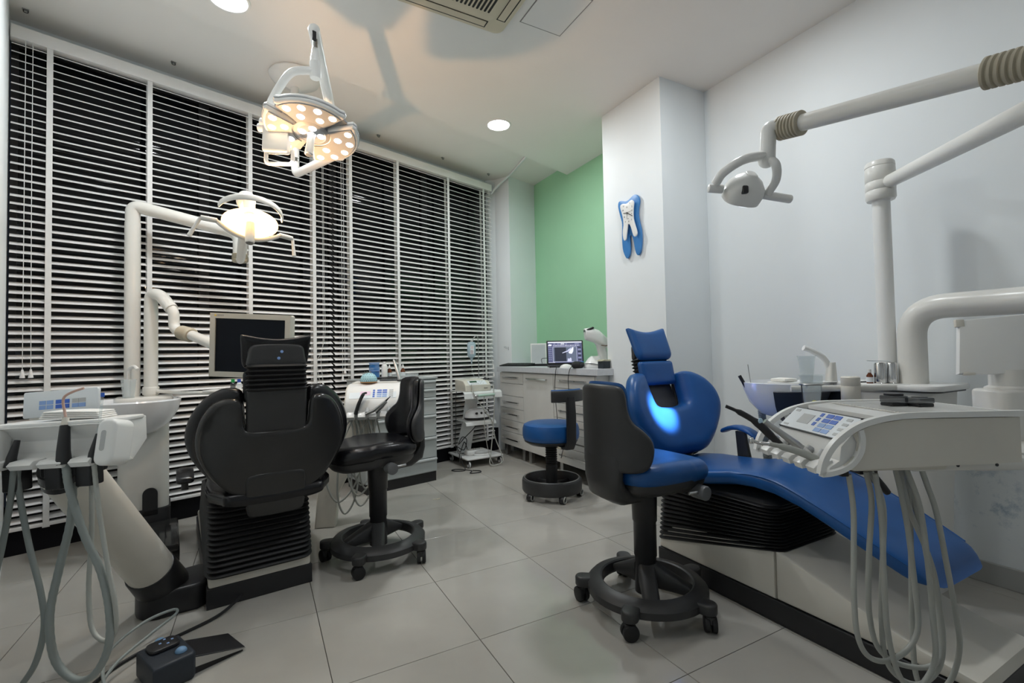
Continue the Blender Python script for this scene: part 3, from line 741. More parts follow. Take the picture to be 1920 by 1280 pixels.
# --- patient monitor on its pole
mo = thing('patient_monitor', 'flat beige-framed monitor with dark screen on a white swivel pole', 'monitor', (-.7725, 2.395, .825), 0)
wmk('pole', G().cyl((-.7725, 2.395, .825), (-.7725, 2.395, 1.36), .035, n=28), M['offwhite'], mo)
wmk('pole_elbow', G().tube(fillet([(-.7725, 2.395, 1.35), (-.7725, 2.395, 1.435), (-.72, 2.34, 1.425), (-.655, 2.27, 1.335)], .06), .034, 24), M['offwhite'], mo)
for k in range(4):
    o_ = V((.6, -.3, 0))*(-.012+.008*k)+V((0, 0, .024+.001*k))
    wmk('arm_rib', G().tube([V((-.735, 2.355, 1.428))+o_, V((-.665, 2.282, 1.348))+o_], .004, 8), M['brushed'], mo)
wmk('arm_bend', G().tube(fillet([(-.66, 2.275, 1.345), (-.643, 2.262, 1.31), (-.643, 2.262, 1.215), (-.575, 2.17, 1.185)], .05), .028, 20), M['offwhite'], mo)
a = V((-.60, 2.20, 1.195)); b = V((-.535, 2.09, 1.172)); d = (b-a).normalized()
Mq = frame(a, d.orthogonal(), d.cross(d.orthogonal())); Mq = Matrix.Translation(a) @ d.to_track_quat('Z', 'Y').to_matrix().to_4x4()
pr = [(0, 0)]
for k in range(8): pr += [(.033, .004+k*.014), (.041, .011+k*.014)]
pr += [(.033, .122), (0, .122)]
wmk('arm_bellows', G().lathe(pr, 24, Mq), M['rubber_tan'], mo, ang=20)
wmk('forearm', G().tube([b, V((-.42, 1.86, 1.115)), V((-.29, 1.66, 1.075))], .028, 20), M['offwhite'], mo)
MM = frame((-.241, 1.598, 1.099), V((.355, -.19, -.022)), V((0.005, -.02, .32)))   # local x right, y up, z towards the viewer
def q4_(x0, y0, x1, y1): return [(x0, y0), (x1, y0), (x1, y1), (x0, y1)]
beige = pm('beige_bezel', (0.60, 0.57, 0.50), 0.5, var=0.02)
wmk('housing', G().prism(rrect(.40, .318, .012), -.045, .0, MM, bev=.006), beige, mo)
W_, H_ = .40, .318
def bezel(x0, x1, y0, y1): return G().prism([(x0, y0), (x1, y0), (x1, y1), (x0, y1)], 0, .010, MM, bev=.002)
g = G()
for q in ((-.2, .2, .133, .159), (-.2, .2, -.159, -.133), (-.2, -.174, -.133, .133), (.174, .2, -.133, .133)): g.prism([(q[0], q[2]), (q[1], q[2]), (q[1], q[3]), (q[0], q[3])], -.002, .010, MM)
wmk('bezel', g, beige, mo, smooth=False)
wmk('screen', G().prism([(-.174, -.133), (.174, -.133), (.174, .133), (-.174, .133)], -.001, .003, MM), pm('dark_screen', (0.005, 0.007, 0.012), 0.25, var=.05, spec=.15), mo, smooth=False)
wmk('swivel_mount', G().prism(rrect(.11, .11, .02), -.085, -.045, MM, bev=.004), M['white'], mo)
lg = wmk('logo_badge', G().prism(rrect(.010, .008, .003, 3, -.173, .147), .010, .0112, MM), pm('yellow_print', (.8, .55, .1), .5), mo, smooth=False)
tanp = pm('taupe_print', (.22, .18, .17), .6)
for k in range(4):
    x0 = -.165+k*.0085
    g = G().prism(q4_(x0, .1495, x0+.007, .1510), .010, .0106, MM).prism(q4_(x0, .1440, x0+.007, .1455), .010, .0106, MM).prism(q4_(x0+.0055, .1440, x0+.007, .1510), .010, .0106, MM)
    wmk('logo_mark', g, tanp, mo, smooth=False)
wmk('cable_clip', G().cyl(MM @ V((-.215, -.05, -.02)), MM @ V((-.19, -.065, -.03)), .008, n=12, bev=.002), M['white'], mo)
# --- assistant rack on the slanted tube
ar = thing('assistant_rack', 'white suction rack on a thick slanted cream tube, hoses hanging from it', 'instrument rack', (-.54, 1.36, 0), 0)
wmk('floor_block', G().prism(smoothpoly([(-.645, 1.40), (-.64, 1.31), (-.58, 1.26), (-.50, 1.27), (-.405, 1.30), (-.405, 1.50), (-.56, 1.47)], 3), 0, .105, bev=.012, seg=3), M['black'], ar)
wmk('tube_collar', G().cyl((-.555, 1.365, .085), (-.592, 1.275, .205), .090, .085, n=32, bev=.008), M['black'], ar)
wmk('slanted_tube', G().tube([(-.585, 1.292, .185), (-.742, .915, .690)], [.080, .074], 32), M['cream'], ar)
wmk('screw', G().sphere((-.562, 1.21, .235), .004, 8, 6), M['black'], ar)
wmk('tube_cap', G().tube([(-.737, .925, .675), (-.752, .893, .715)], [.078, .062], 28), M['black'], ar)
AM = frame((-.722, .789, 0), (math.cos(CR), math.sin(CR), 0), (-math.sin(CR), math.cos(CR), 0)) @ Tr(0, 0, .78) @ Matrix.Rotation(R(-2.4), 4, 'Y') @ Tr(0, 0, -.78)     # x right, y away, z up
AP = AM @ frame((0, 0, 0), (0, 1, 0), (0, 0, 1))     # profile plane (y, z), extruded along x
body = [(.085, .852), (-.018, .852), (-.028, .845), (-.012, .835), (.012, .80), (.008, .768), (-.018, .752), (-.018, .738), (.03, .728), (.085, .78)]
wmk('rack_body', G().prism(body, -.185, .19, AP, bev=.004), M['white'], ar)
wmk('top_shelf', G().prism(rrect(.385, .115, .03, 5, .002, .032), .846, .857, AM, bev=.003), M['white'], ar)
for sg, x in ((-1, -.195), (1, .205)):
    Fp = AM @ frame((x-sg*.018, -.048, .792), (1, 0, 0), (0, .22, 1))
    wmk('end_plate', G().prism(rrect(.056, .132, .024, 6), -.050, .022, Fp, bev=.010, seg=3), M['white'], ar)
    wmk('end_slot', G().prism(rrect(.014, .058, .007, 5, -sg*.004, .004), .022, .0228, Fp), M['btn_grey'], ar, smooth=False)
for x0, x1 in ((-.185, -.125), (-.10, -.03), (-.015, .055), (.075, .135), (.155, .20)):
    g = G().prism([(-.010, .755), (-.055, .752), (-.066, .742), (-.056, .728), (.02, .728)], x0, x1, AP, bev=.004)
    wmk('holder_finger', g, M['white'], ar)
# bracket between tube and rack
wmk('bracket', G().prism(rrect(.15, .10, .03, 5, -.01, .05), .69, .745, AM, bev=.006), M['black'], ar)
for x in (-.13, -.005, .085):
    wmk('hose_socket', G().prism(rrect(.05, .05, .01, 4, x, -.005), .665 if x > 0 else .66, .735, AM, bev=.004), M['black'], ar)
# control panel behind the rack
PM = AM @ frame((-.130, .135, .905), (1, 0, .02), (0, .10, 1))
pn = wmk('control_panel', G().prism(rrect(.245, .085, .006, 4), -.012, 0, PM, bev=.002), M['panel'], ar)
wmk('panel_stem', G().box2((-.105, -.062, -.016), (.10, -.035, -.004), bev=.002, M=PM).box2((-.09, -.10, -.020), (.09, -.05, -.006), M=PM), M['cream'], ar)
for c, (x, m_) in enumerate(((-.058, 'btn_light'), (-.0335, 'btn_light'), (-.004, 'btn_blue'), (.020, 'btn_blue'), (.050, 'btn_grey'), (.073, 'btn_grey'))):
    for r_ in range(2):
        mm = m_ if not (m_ == 'btn_grey' and r_ == 1) else 'btn_light'
        b_ = wmk('button', G().prism([(x-.0105, .0045-r_*.0155-.0065), (x+.0105, .0045-r_*.0155-.0065), (x+.0105, .0045-r_*.0155+.0065), (x-.0105, .0045-r_*.0155+.0065)], 0, .0012, PM), M[mm], pn, smooth=False)
        wmk('button_symbol', G().prism(rrect(.006, .0045, .001, 2, x, .0045-r_*.0155), .0012, .0016, PM), M['panel'], b_, smooth=False) if False else None
def ahose(name, pts, r, mat, n=10, ribs=False):
    # pts: (x right, y away, z) in the rack frame
    P = spline([AM @ V(p) for p in pts], 10)
    rr = r
    if ribs: rr = [r*(1.0 if k % 2 else .93) for k in range(len(P))]
    return wmk(name, G().tube(P, rr, n), mat, ar, ang=80)
# instruments
def plug(x, y, z0, z1, r0, r1, lean=0.0):
    return wmk('suction_grip', G().tube([AM @ V((x, y, z0)), AM @ V((x+lean*.3, y+.004, z0+(z1-z0)*.35)), AM @ V((x+lean, y+.02, z1))], [r0, r0*.85, r1], 14), M['black'], ar)
plug(-.113, -.04, .735, .81, .014, .007, .003)
plug(.048, -.045, .735, .845, .019, .012, -.012)
plug(.128, -.045, .735, .815, .012, .006, .004)
e = [V((.036, -.025, .845)), V((.034, -.02, .868))]
wmk('tip_sleeve', G().tube([AM @ p for p in e], [.010, .008], 14), M['cream'], ar)
wmk('saliva_tube', G().tube(spline([AM @ V(p) for p in ((.034, -.02, .868), (.026, -.015, .890), (.020, -.012, .912), (.024, -.010, .930), (.045, -.006, .942), (.072, 0, .951))], 5), .0035, 10), pm('pink_pvc', (.55, .36, .30), .35, var=.05), ar)
wmk('straw', G().tube([AM @ V((.132, -.025, .815)), AM @ V((.140, -.015, .925))], .0038, 10), M['clear'], ar)
wmk('straw_tip', G().tube([AM @ V((.140, -.015, .922)), AM @ V((.1405, -.0145, .934))], .0048, 10), M['btn_blue'], ar)
# hoses
ahose('hose', [(-.112, -.03, .735), (-.125, -.03, .64), (-.155, -.03, .50), (-.20, -.03, .33), (-.24, -.02, .10)], .008, M['hose_dark'])
ahose('hose', [(-.112, -.02, .735), (-.110, -.02, .66), (-.085, -.02, .50), (-.055, -.02, .36), (-.05, -.02, .26), (-.08, -.02, .16), (-.135, -.02, .085)], .008, M['hose_dark'])
ahose('hose', [(.048, -.04, .735), (.058, -.04, .66), (.095, -.04, .53), (.140, -.04, .42), (.160, -.04, .30), (.150, -.04, .20), (.105, -.04, .130), (.04, -.03, .118), (-.012, -.03, .18), (-.022, -.03, .30), (.0, -.02, .43), (.028, -.01, .56), (.030, 0, .67)], .0105, M['hose_dark'], 12, True)
ahose('hose', [(.130, -.04, .735), (.138, -.04, .62), (.158, -.04, .45), (.176, -.04, .33), (.165, -.03, .245), (.125, -.02, .215), (.08, -.01, .25), (.066, 0, .36), (.080, 0, .52), (.086, 0, .67)], .0065, M['hose'], 10, True)
# napkins on the rack
nap = thing('napkin_stack', 'folded white paper napkins on the suction rack shelf', 'napkins', AM @ V((.02, .04, .861)), CR)
for k in range(4):
    mk('napkin', G().loft([(V((-.09+.004*k, .0, .003+k*.0055)), V((0, .035, 0)), V((0, 0, .0026)), 0), (V((0, .003, .004+k*.0055)), V((0, .037, 0)), V((0, 0, .0028)), 0), (V((.085-.003*k, .002, .003+k*.0053)), V((0, .033, 0)), V((0, 0, .0026)), 0)], 20, 6, .003, .003), M['tape'] if False else pm('paper', (.82, .81, .78), .85, var=.02), nap)
# ================================================================== LEFT DELIVERY UNIT
def delivery_unit(label, cat, MX, W, L, base, style):
    """MX: local x across the front, y from the front towards the back, z up; front edge at y=0"""
    return None
dv = thing('delivery_unit', 'white instrument tray with blue keypad beside the black chair', 'instrument tray', (.36, 1.92, 0), 0)
DA = R(-18)
DM = frame((.395, 1.80, 0), (math.cos(DA), math.sin(DA), 0), (-math.sin(DA), math.cos(DA), 0))   # x right, y away
DP = DM @ frame((0, 0, 0), (0, 1, 0), (0, 0, 1))
wmk('tray_body', G().prism([(.10, .868), (.02, .845), (-.05, .775), (-.07, .70), (-.055, .665), (.0, .672), (.36, .70), (.36, .868)], -.15, .165, DP, bev=.006), M['white'], dv)
wmk('side_panel', G().prism([(.10, .862), (.03, .84), (-.03, .77), (-.045, .70), (.0, .68), (.34, .71), (.34, .862)], -.158, -.150, DP, bev=.002), M['cream'], dv)
wmk('tray_mat', G().prism(rrect(.29, .25, .02, 4, .008, .235), .868, .874, DM, bev=.002), M['offwhite'], dv)
KM = DM @ frame((.005, -.010, .812), (1, 0, 0), (0, .075, .070))
kp = wmk('keypad', G().prism(rrect(.27, .075, .004, 3), -.004, .0025, KM), M['panel'], dv, smooth=False)
wmk('display', G().prism([(-.075, -.012), (-.015, -.012), (-.015, .018), (-.075, .018)], .0025, .0034, KM), M['btn_pink'], kp, smooth=False)
for r_ in range(4):
    wmk('button', G().prism(rrect(.012, .012, .001, 2, .004, .024-r_*.016), .0025, .0036, KM), M['btn_blue'], kp, smooth=False)
    for c in range(2):
        wmk('button', G().prism(rrect(.027, .010, .001, 2, .036+c*.031, .024-r_*.016), .0025, .0036, KM), M['btn_blue' if r_ < 2 else 'btn_light'], kp, smooth=False)
    wmk('button', G().prism(rrect(.024, .009, .001, 2, .105, .024-r_*.016), .0025, .0036, KM), M['btn_grey'], kp, smooth=False)
for k in range(5):
    x = -.115+k*.062
    wmk('holder_finger', G().prism([(-.03, .735), (-.085, .700), (-.092, .685), (-.08, .668), (-.03, .672)], x-.022, x+.022, DP, bev=.004), M['white'], dv)
    wmk('holder_hollow', G().tube([DM @ V((x+.03, -.068, .705)), DM @ V((x+.03, -.035, .752))], [.015, .012], 14), M['btn_grey'], dv)
wmk('scaler_handpiece', G().tube(spline([DM @ V((-.088, -.075, .70)), DM @ V((-.07, -.07, .76)), DM @ V((-.045, -.06, .815)), DM @ V((-.025, -.055, .822))], 4), [.011]*5+[.010]*4+[.006]*3+[.004], 12), M['black'], dv)
hp = wmk('turbine_handpiece', G().tube([DM @ V((-.03, -.09, .70)), DM @ V((.02, -.095, .722)), DM @ V((.055, -.10, .75)), DM @ V((.085, -.10, .775))], [.009, .010, .008, .007], 12), M['brushed'], dv)
wmk('bur', G().tube([DM @ V((.085, -.10, .775)), DM @ V((.112, -.10, .80))], [.006, .0015], 10), M['black'], hp)
wmk('micromotor_handpiece', G().tube([DM @ V((.03, -.08, .705)), DM @ V((.06, -.085, .735)), DM @ V((.09, -.09, .77))], [.009, .009, .007], 12), M['steel'], dv)
wmk('support_arm', G().tube(fillet([DM @ V((-.05, .16, .70)), DM @ V((-.10, .16, .60)), DM @ V((-.20, .05, .28)), DM @ V((-.22, .03, .05))], .08), [.07]*3+[.07]*40, 24) if False else G().prism([(-.16, .70), (.02, .70), (.0, .62), (-.22, .20), (-.24, .0), (-.36, .0), (-.34, .22)], .10, .19, DM @ frame((0, 0, 0), (1, 0, 0), (0, 0, 1), ) @ Matrix.Diagonal((1, 1, -1, 1)), bev=.012, seg=3), M['cream'], dv)
for k, (x, zb, dx) in enumerate(((-.12, .33, .05), (-.09, .28, .07), (-.06, .26, .05), (-.02, .42, .07), (.03, .40, -.05), (.08, .46, .05), (.12, .44, -.04))):
    P = [(x, -.06, .675), (x+dx*.3, -.055, .58), (x-dx*.2, -.05, zb+.1), (x+dx*.3, -.03, zb), (x+dx*1.1, .0, zb+.06), (x+dx, .04, .50), (x+dx*.4, .08, .69)]
    wmk('hose', G().tube(spline([DM @ V(p) for p in P], 8), .0045, 8), M['hose'], dv)
for k, (x, zb, dx) in enumerate(((-.26, .19, .16), (-.20, .12, .10), (-.14, .22, .14), (-.12, .16, .12))):
    P = [(x+dx*.8, .03, .66), (x+.02, -.02, .50), (x, -.03, zb+.12), (x+dx*.4, -.03, zb), (x+dx, -.01, zb+.10), (x+dx*1.15, .02, .45), (x+dx*.9, .06, .68)]
    wmk('hose', G().tube(spline([DM @ V(p) for p in P], 8), .0055, 8), M['hose'], dv)
# bur stand on the tray
bd = thing('bur_holder', 'pale blue domed bur holder studded with burs on a white tray', 'bur holder', DM @ V((-.035, .12, .874)), DA)
mk('base', G().lathe([(0, 0), (.05, 0), (.052, .004), (.048, .007), (0, .007)], 32), pm('orange_plastic', (.55, .25, .06), .5), bd)
dm = mk('dome', G().lathe([(.052, .006), (.052, .016), (.047, .034), (.035, .050), (.018, .058), (0, .060)], 36), pm('pale_blue_plastic', (.36, .60, .66), .45, var=.03), bd)
gg = G()
gg.box((0, 0, 0), (.0025, .0025, .0055))
hol0 = None
for r_, (rad, z, nn) in enumerate(((.0520, .012, 26), (.0495, .023, 24), (.0445, .036, 20), (.034, .0505, 14))):
    for k in range(nn):
        a = 2*PI*k/nn
        if math.cos(a+R(90)) < -.6: continue
        if hol0 is None: hol0 = mk('hole', gg, M['black'], dm, smooth=False); o = hol0
        else: o = hol0.copy(); col.objects.link(o)
        o.location = (rad*math.cos(a), rad*math.sin(a), z); o.rotation_euler = (0, 0, a)
for k in range(8):
    a = k*.75; r_ = .006+.003*k
    mk('bur', G().tube([(r_*math.cos(a), r_*math.sin(a), .055-r_*.4), (r_*1.3*math.cos(a), r_*1.3*math.sin(a), .076-r_*.4)], .0014, 6), M['steel'], bd)
# flat instrument case at the back of the tray
tag(wmk('instrument_case', G().box2((.02, .22, .8742), (.15, .33, .886), bev=.002, M=DM), M['clearsmoke'], None), 'flat dark instrument case lying on the white tray', 'case')
# ================================================================== SURGICAL LAMP
sl = thing('surgical_lamp', 'white ceiling-mounted surgical lamp with four petals of lit LEDs', 'surgical lamp', (.02, 2.40, CZ2), 0)
wmk('ceiling_dome', G().lathe([(.16, 0), (.165, -.012), (.155, -.03), (.11, -.055), (.06, -.075), (.04, -.09), (0, -.09)], 48, Tr(.02, 2.40, CZ2)), M['white'], sl)
wmk('drop_pole', G().tube(fillet([(.016, 2.385, CZ2-.06), (.016, 2.385, 2.285), (.205, 1.75, 2.215)], .06), .026, 20), M['white'], sl)
wmk('pole_ring', G().cyl((.016, 2.385, 2.37), (.016, 2.385, 2.395), .028, n=20), M['steel'], sl)
K = V((.205, 1.75, 2.225)); E = V((.022, 1.130, 2.47))
wmk('knuckle', G().cyl(K+V((0, 0, -.04)), K+V((0, 0, .075)), .034, n=24, bev=.006), M['white'], sl)
wmk('spring_arm', G().tube([K+V((0, 0, .035)), E+V((-.008, -.03, .012))], .0245, 22), M['white'], sl)
wmk('arm_end_cap', G().sphere(E+V((-.006, -.022, .012)), .026, 20, 12), M['white'], sl)
wmk('slot_cover', G().box(E+V((-.008, -.048, -.030)), (.018, .006, .045), R(16), .004), M['black'], sl)
wmk('chrome_pin', G().cyl(E+V((0, -.005, -.015)), E+V((0, -.005, -.075)), .011, n=16), M['steel'], sl)
wmk('hanger', G().lathe([(0, 0), (.014, 0), (.0155, -.012), (.021, -.045), (.0215, -.06), (.0245, -.063), (.0245, -.07), (.0235, -.073), (.0235, -.13), (.021, -.135), (0, -.135)], 28, Tr(E.x, E.y-.005, E.z-.060)), M['white'], sl)
Hd = V((.012, 1.205, 2.055)); HN = V((-.14, -.20, -1.0)).normalized()
HX = V((.881, -.473, -.20)); HX = (HX-HN*HX.dot(HN)).normalized(); HM = frame(Hd, HX, HN.cross(HX))
wmk('yoke', G().tube(spline([E+V((0, -.005, -.165)), E+V((-.045, .0, -.168)), E+V((-.10, .02, -.185)), E+V((-.155, .07, -.26)), E+V((-.195, .13, -.345)), Hd+HX*-.19-HN*.05], 6), .017, 16), M['white'], sl)
wmk('yoke_branch', G().tube(spline([Hd-HX*.185-HN*.06, Hd-HX*.13-HN*.09+V((0, 0, .07)), Hd-HX*.05-HN*.075+V((0, 0, .105)), Hd+HX*.02-HN*.05+V((0, 0, .085))], 5), .013, 14), M['white'], sl)
wmk('yoke_pivot', G().cyl(Hd-HX*.235-HN*.05, Hd-HX*.165-HN*.05, .024, n=20, bev=.004), M['white'], sl)
gr = pm('lamp_grey_face', (.30, .31, .32), .4, var=.02); gband = pm('lamp_grey_band', (.38, .39, .40), .4)
ledc = pm('cool_led', (1, 1, 1), .3, emit=(.92, .97, 1.0), estr=9.0); ledw = pm('warm_led', (1, .95, .85), .3, emit=(1.0, .84, .58), estr=9.0)
def sector(a0, a1, r0, r1, k=14):
    P = [(r1*math.cos(a0+(a1-a0)*i/k), r1*math.sin(a0+(a1-a0)*i/k)) for i in range(k+1)]
    P += [(r0*math.cos(a1+(a0-a1)*i/k), r0*math.sin(a1+(a0-a1)*i/k)) for i in range(k+1)]
    return P
for q, (a0, a1) in enumerate(((R(28), R(118)), (R(132), R(222)), (R(-108+0), R(14)))):
    P = smoothpoly(sector(a0, a1, .075, .205, 10), 2)
    pt = wmk('petal', G().prism(P, -.045, -.003, HM, bev=.014, seg=3), M['white'], sl)
    wmk('grey_band', G().prism([(x*1.012, y*1.012) for x, y in P], -.026, -.020, HM), gband, pt)
    wmk('face', G().prism([(x*.965, y*.965) for x, y in smoothpoly(sector(a0+R(3), a1-R(3), .086, .197, 10), 1)], -.004, .0008, HM), gr, pt, smooth=False)
    am = (a0+a1)/2; hw = (a1-a0)/2
    for j in range(4 if q < 2 else 5):
        nj = 4 if q < 2 else 5
        a = a0+hw*2*(j+.5)/nj; c = V((.166*math.cos(a), .166*math.sin(a)))
        wmk('led', G().lathe([(0, .0035), (.014, .003), (.0165, 0), (0, 0)], 20, HM @ Tr(c.x, c.y, .0006)), ledc if (j+q) % 2 else ledw, pt)
    for j in range(2):
        a = am+(-1 if j else 1)*hw*.45; c = V((.113*math.cos(a), .113*math.sin(a)))
        wmk('led', G().lathe([(0, .0035), (.014, .003), (.0165, 0), (0, 0)], 20, HM @ Tr(c.x, c.y, .0006)), ledw if j else ledc, pt)
hub = wmk('hub', G().lathe([(0, -.05), (.07, -.045), (.08, -.02), (.078, -.004), (.062, .002), (.058, -.002), (0, -.002)], 36, HM), gr, sl)
wmk('hub_back', G().lathe([(0, -.085), (.05, -.08), (.075, -.05), (.075, -.03), (0, -.03)], 30, HM), M['white'], sl)
for j in range(4):
    a = R(45+90*j+20)
    wmk('led', G().lathe([(0, .0035), (.014, .003), (.0165, 0), (0, 0)], 20, HM @ Tr(.040*math.cos(a), .040*math.sin(a), -.002)), ledc, hub)
for a in (R(123), R(228), R(20)):
    wmk('spoke', G().box((.12*math.cos(a), .12*math.sin(a), -.03), (.12, .03, .014), a, .004, 2, HM), gr, sl)
hn = wmk('handle', G().lathe([(0, 0), (.020, 0), (.017, .008), (.016, .02), (.0185, .09), (.0185, .105), (.014, .108), (0, .108)], 16, HM), M['white'], sl, ang=15)
wmk('handle_cap', G().lathe([(0, .1085), (.013, .1085), (.013, .111), (0, .111)], 20, HM), M['brushed'], hn)
# driver box and side handle
BM = frame(Hd-HX*.165-HN*.055+V((0, 0, -.075)), HX, V((0, 0, 1)))
wmk('driver_box', G().prism(rrect(.115, .13, .012), -.02, .02, BM, bev=.005), M['white'], sl)
wmk('side_handle', G().tube(fillet([BM @ V((-.045, -.06, 0)), BM @ V((-.045, -.115, 0)), BM @ V((.075, -.115, 0)), BM @ V((.075, -.05, 0))], .02), .009, 10), M['white'], sl)
wmk('tube_end', G().cyl(BM @ V((-.085, .05, .0)), BM @ V((-.045, .05, 0)), .019, n=18, bev=.004), M['white'], sl)
light('surgical_led_wash', 'AREA', HM @ V((0, 0, .118)), 1.2, (1.0, .95, .88), target=HM @ V((0, 0, 1)), shape='DISK', size=.30)
# ================================================================== FOOT CONTROL
fc = thing('foot_control', 'dark foot control with blue buttons and a wide metal-edged pedal', 'foot pedal', (-.43, .98, 0), 0)
FA = math.atan2(.10, .20)
FM = frame((-.455, .826, 0), (.909, .416, 0), (-.416, .909, 0))
dkblue = pm('navy_plastic', (.020, .026, .036), .5, var=.06)
wmk('housing', G().prism([(-.075, -.075), (.035, -.075), (.045, -.06), (.045, .085), (-.075, .085)], 0, .085, FM @ Tr(0, 0, 0), bev=.010, seg=3), dkblue, fc)
wmk('rocker', G().prism(rrect(.085, .070, .02, 5, -.015, .042), .085, .098, FM, bev=.005), M['black'], fc)
for (x, y, r_) in ((-.012, .082, .016), (.012, -.035, .017)):
    wmk('knob', G().sphere(FM @ V((x, y, .086)), r_, 18, 8, (1, 1, .8), 0, 1), pm('steel_blue_plastic', (.14, .26, .42), .45), fc)
for (x, y) in ((-.022, .045), (.012, .045), (-.005, .062), (-.005, .028)):
    wmk('arrow_mark', G().prism(rrect(.007, .007, .001, 2, x, y), .098, .0988, FM), M['btn_light'], fc, smooth=False)
wmk('pedal', G().prism([(.045, .060), (.20, .014), (.20, .010), (.045, .020)], -.055, .085, FM @ frame((0, 0, 0), (1, 0, 0), (0, 0, 1)) @ Matrix.Diagonal((1, 1, -1, 1)), bev=.002), M['black'], fc, smooth=False)
wmk('pedal_edge', G().prism([(.045, .057), (.20, .013), (.20, .009), (.045, .026)], .0555, .058, FM @ frame((0, 0, 0), (1, 0, 0), (0, 0, 1)), bev=.0), M['brushed'], fc, smooth=False)
wmk('pedal_base', G().prism([(.045, .0), (.195, .0), (.195, .008), (.045, .018)], -.05, .08, FM @ frame((0, 0, 0), (1, 0, 0), (0, 0, 1)) @ Matrix.Diagonal((1, 1, -1, 1))), M['black'], fc, smooth=False)
cb = [(-.555, .76, .02), (-.625, .82, .03), (-.65, .96, .06), (-.58, 1.08, .08), (-.50, 1.15, .075), (-.485, 1.12, .07), (-.545, 1.03, .06), (-.62, .92, .04), (-.64, .80, .02), (-.60, .72, .012)]
wmk('cable', G().tube(spline(cb, 8), .005, 8), M['hose_dark'], fc)
cable = [(-.27, 1.258, .03), (-.30, 1.21, .02), (-.36, 1.15, .008), (-.47, 1.08, .006), (-.58, 1.02, .006), (-.66, .92, .006), (-.70, .80, .006)]
tag(mk('floor_cable', G().tube(spline(cable, 8), .006, 8), M['rubber']), 'black cable running over the tiles from the black chair base', 'cable')
# ================================================================== RIGHT TREATMENT UNIT
u = thing('spittoon_unit', 'white spittoon cabinet with deep oval bowl against the white wall', 'spittoon', (2.32, -.03, 0), 0)
wmk('cabinet', G().loft([(V((2.32, -.03, .0)), V((.13, 0, 0)), V((0, .15, 0)), 0), (V((2.32, -.03, .45)), V((.14, 0, 0)), V((0, .17, 0)), 0), (V((2.32, -.03, .845)), V((.155, 0, 0)), V((0, .19, 0)), 0)], 36, 6), M['offwhite'], u)
wmk('deck', G().prism(rrect(.34, .44, .06, 6, 2.315, -.035), .848, .872, bev=.006), M['white'], u)
wmk('deck_gap', G().prism(rrect(.325, .42, .06, 6, 2.315, -.035), .842, .849), M['black'], u)
BW = Tr(2.045, .30, 0)
g = G(); prof = [(.0, .70), (.055, .702), (.11, .722), (.155, .775), (.182, .84), (.188, .872), (.180, .874), (.172, .84), (.145, .785), (.10, .745), (0, .735)]
wmk('bowl', g.lathe(prof, 44, BW), M['porcelain'], u)
navy = pm('slate_shell', (.030, .034, .045), .4, var=.05)
wmk('bowl_cradle', G().lathe([(0, .688), (.06, .690), (.116, .712), (.162, .768), (.190, .835), (.186, .838), (.157, .772), (.11, .718), (0, .696)], 30, BW, R(-162), R(30)), navy, u)
wmk('cradle_bracket', G().prism([(2.14, .06), (2.25, .04), (2.25, .15), (2.17, .18)], .72, .83, bev=.01), navy, u)
wmk('bowl_pillar', G().cyl((2.06, .29, 0), (2.06, .29, .70), .032, n=24), M['offwhite'], u)
wmk('cup_spout', G().tube(fillet([(2.165, .155, .86), (2.165, .155, .95), (2.13, .18, 1.0), (2.075, .215, 1.035)], .05), [.018]*2+[.016]*30, 14) if False else G().tube(spline([(2.165, .155, .86), (2.165, .155, .93), (2.145, .168, .985), (2.10, .195, 1.02), (2.068, .215, 1.036)], 6), .013, 14), M['white'], u)
wmk('spout_housing', G().loft([(V((2.165, .15, .86)), V((.03, 0, 0)), V((0, .022, 0)), 0), (V((2.172, .15, .965)), V((.018, 0, 0)), V((0, .016, 0)), 0)], 20, 3), M['offwhite'], u)
wmk('rim_tray', G().prism(smoothpoly([(1.90, .20), (1.965, .13), (2.06, .115), (2.16, .12), (2.19, .17), (2.06, .19), (2.02, .27), (1.95, .31), (1.895, .28)], 3), .8735, .8785, bev=.001), M['white'], u)
# rail with holder ring and the filter canister
wmk('rail', G().tube(fillet([(2.20, -.14, .862), (1.985, -.02, .862), (1.84, .09, .862), (1.80, .12, .862)], .04), .010, 12, flat=(1.3, .8)), M['offwhite'], u)
cn = wmk('canister', G().lathe([(0, .62), (.028, .62), (.034, .64), (.0345, .80), (0.0335, .802), (.0345, .804), (.0345, .872), (.0335, .874), (.0345, .876), (.034, .908), (.030, .912), (0, .912)], 30, Tr(1.965, -.03, 0)), M['cream'], u)
wmk('cup_ring', G().torus((1.80, .035, .885), .041, .004, 28, 8), M['brushed'], u)
for sg in (-1, 1):
    wmk('cup_wire', G().tube(fillet([(1.80+.041*sg*.88, .035-.041*sg*.47, .885), (1.80+.036*sg*.88, .035-.036*sg*.47, .80), (1.80, .035, .792)], .02), .002, 6), M['black'], u)
wmk('cup_bracket', G().tube([(1.845, .085, .862), (1.825, .065, .884)], .006, 8), M['offwhite'], u)
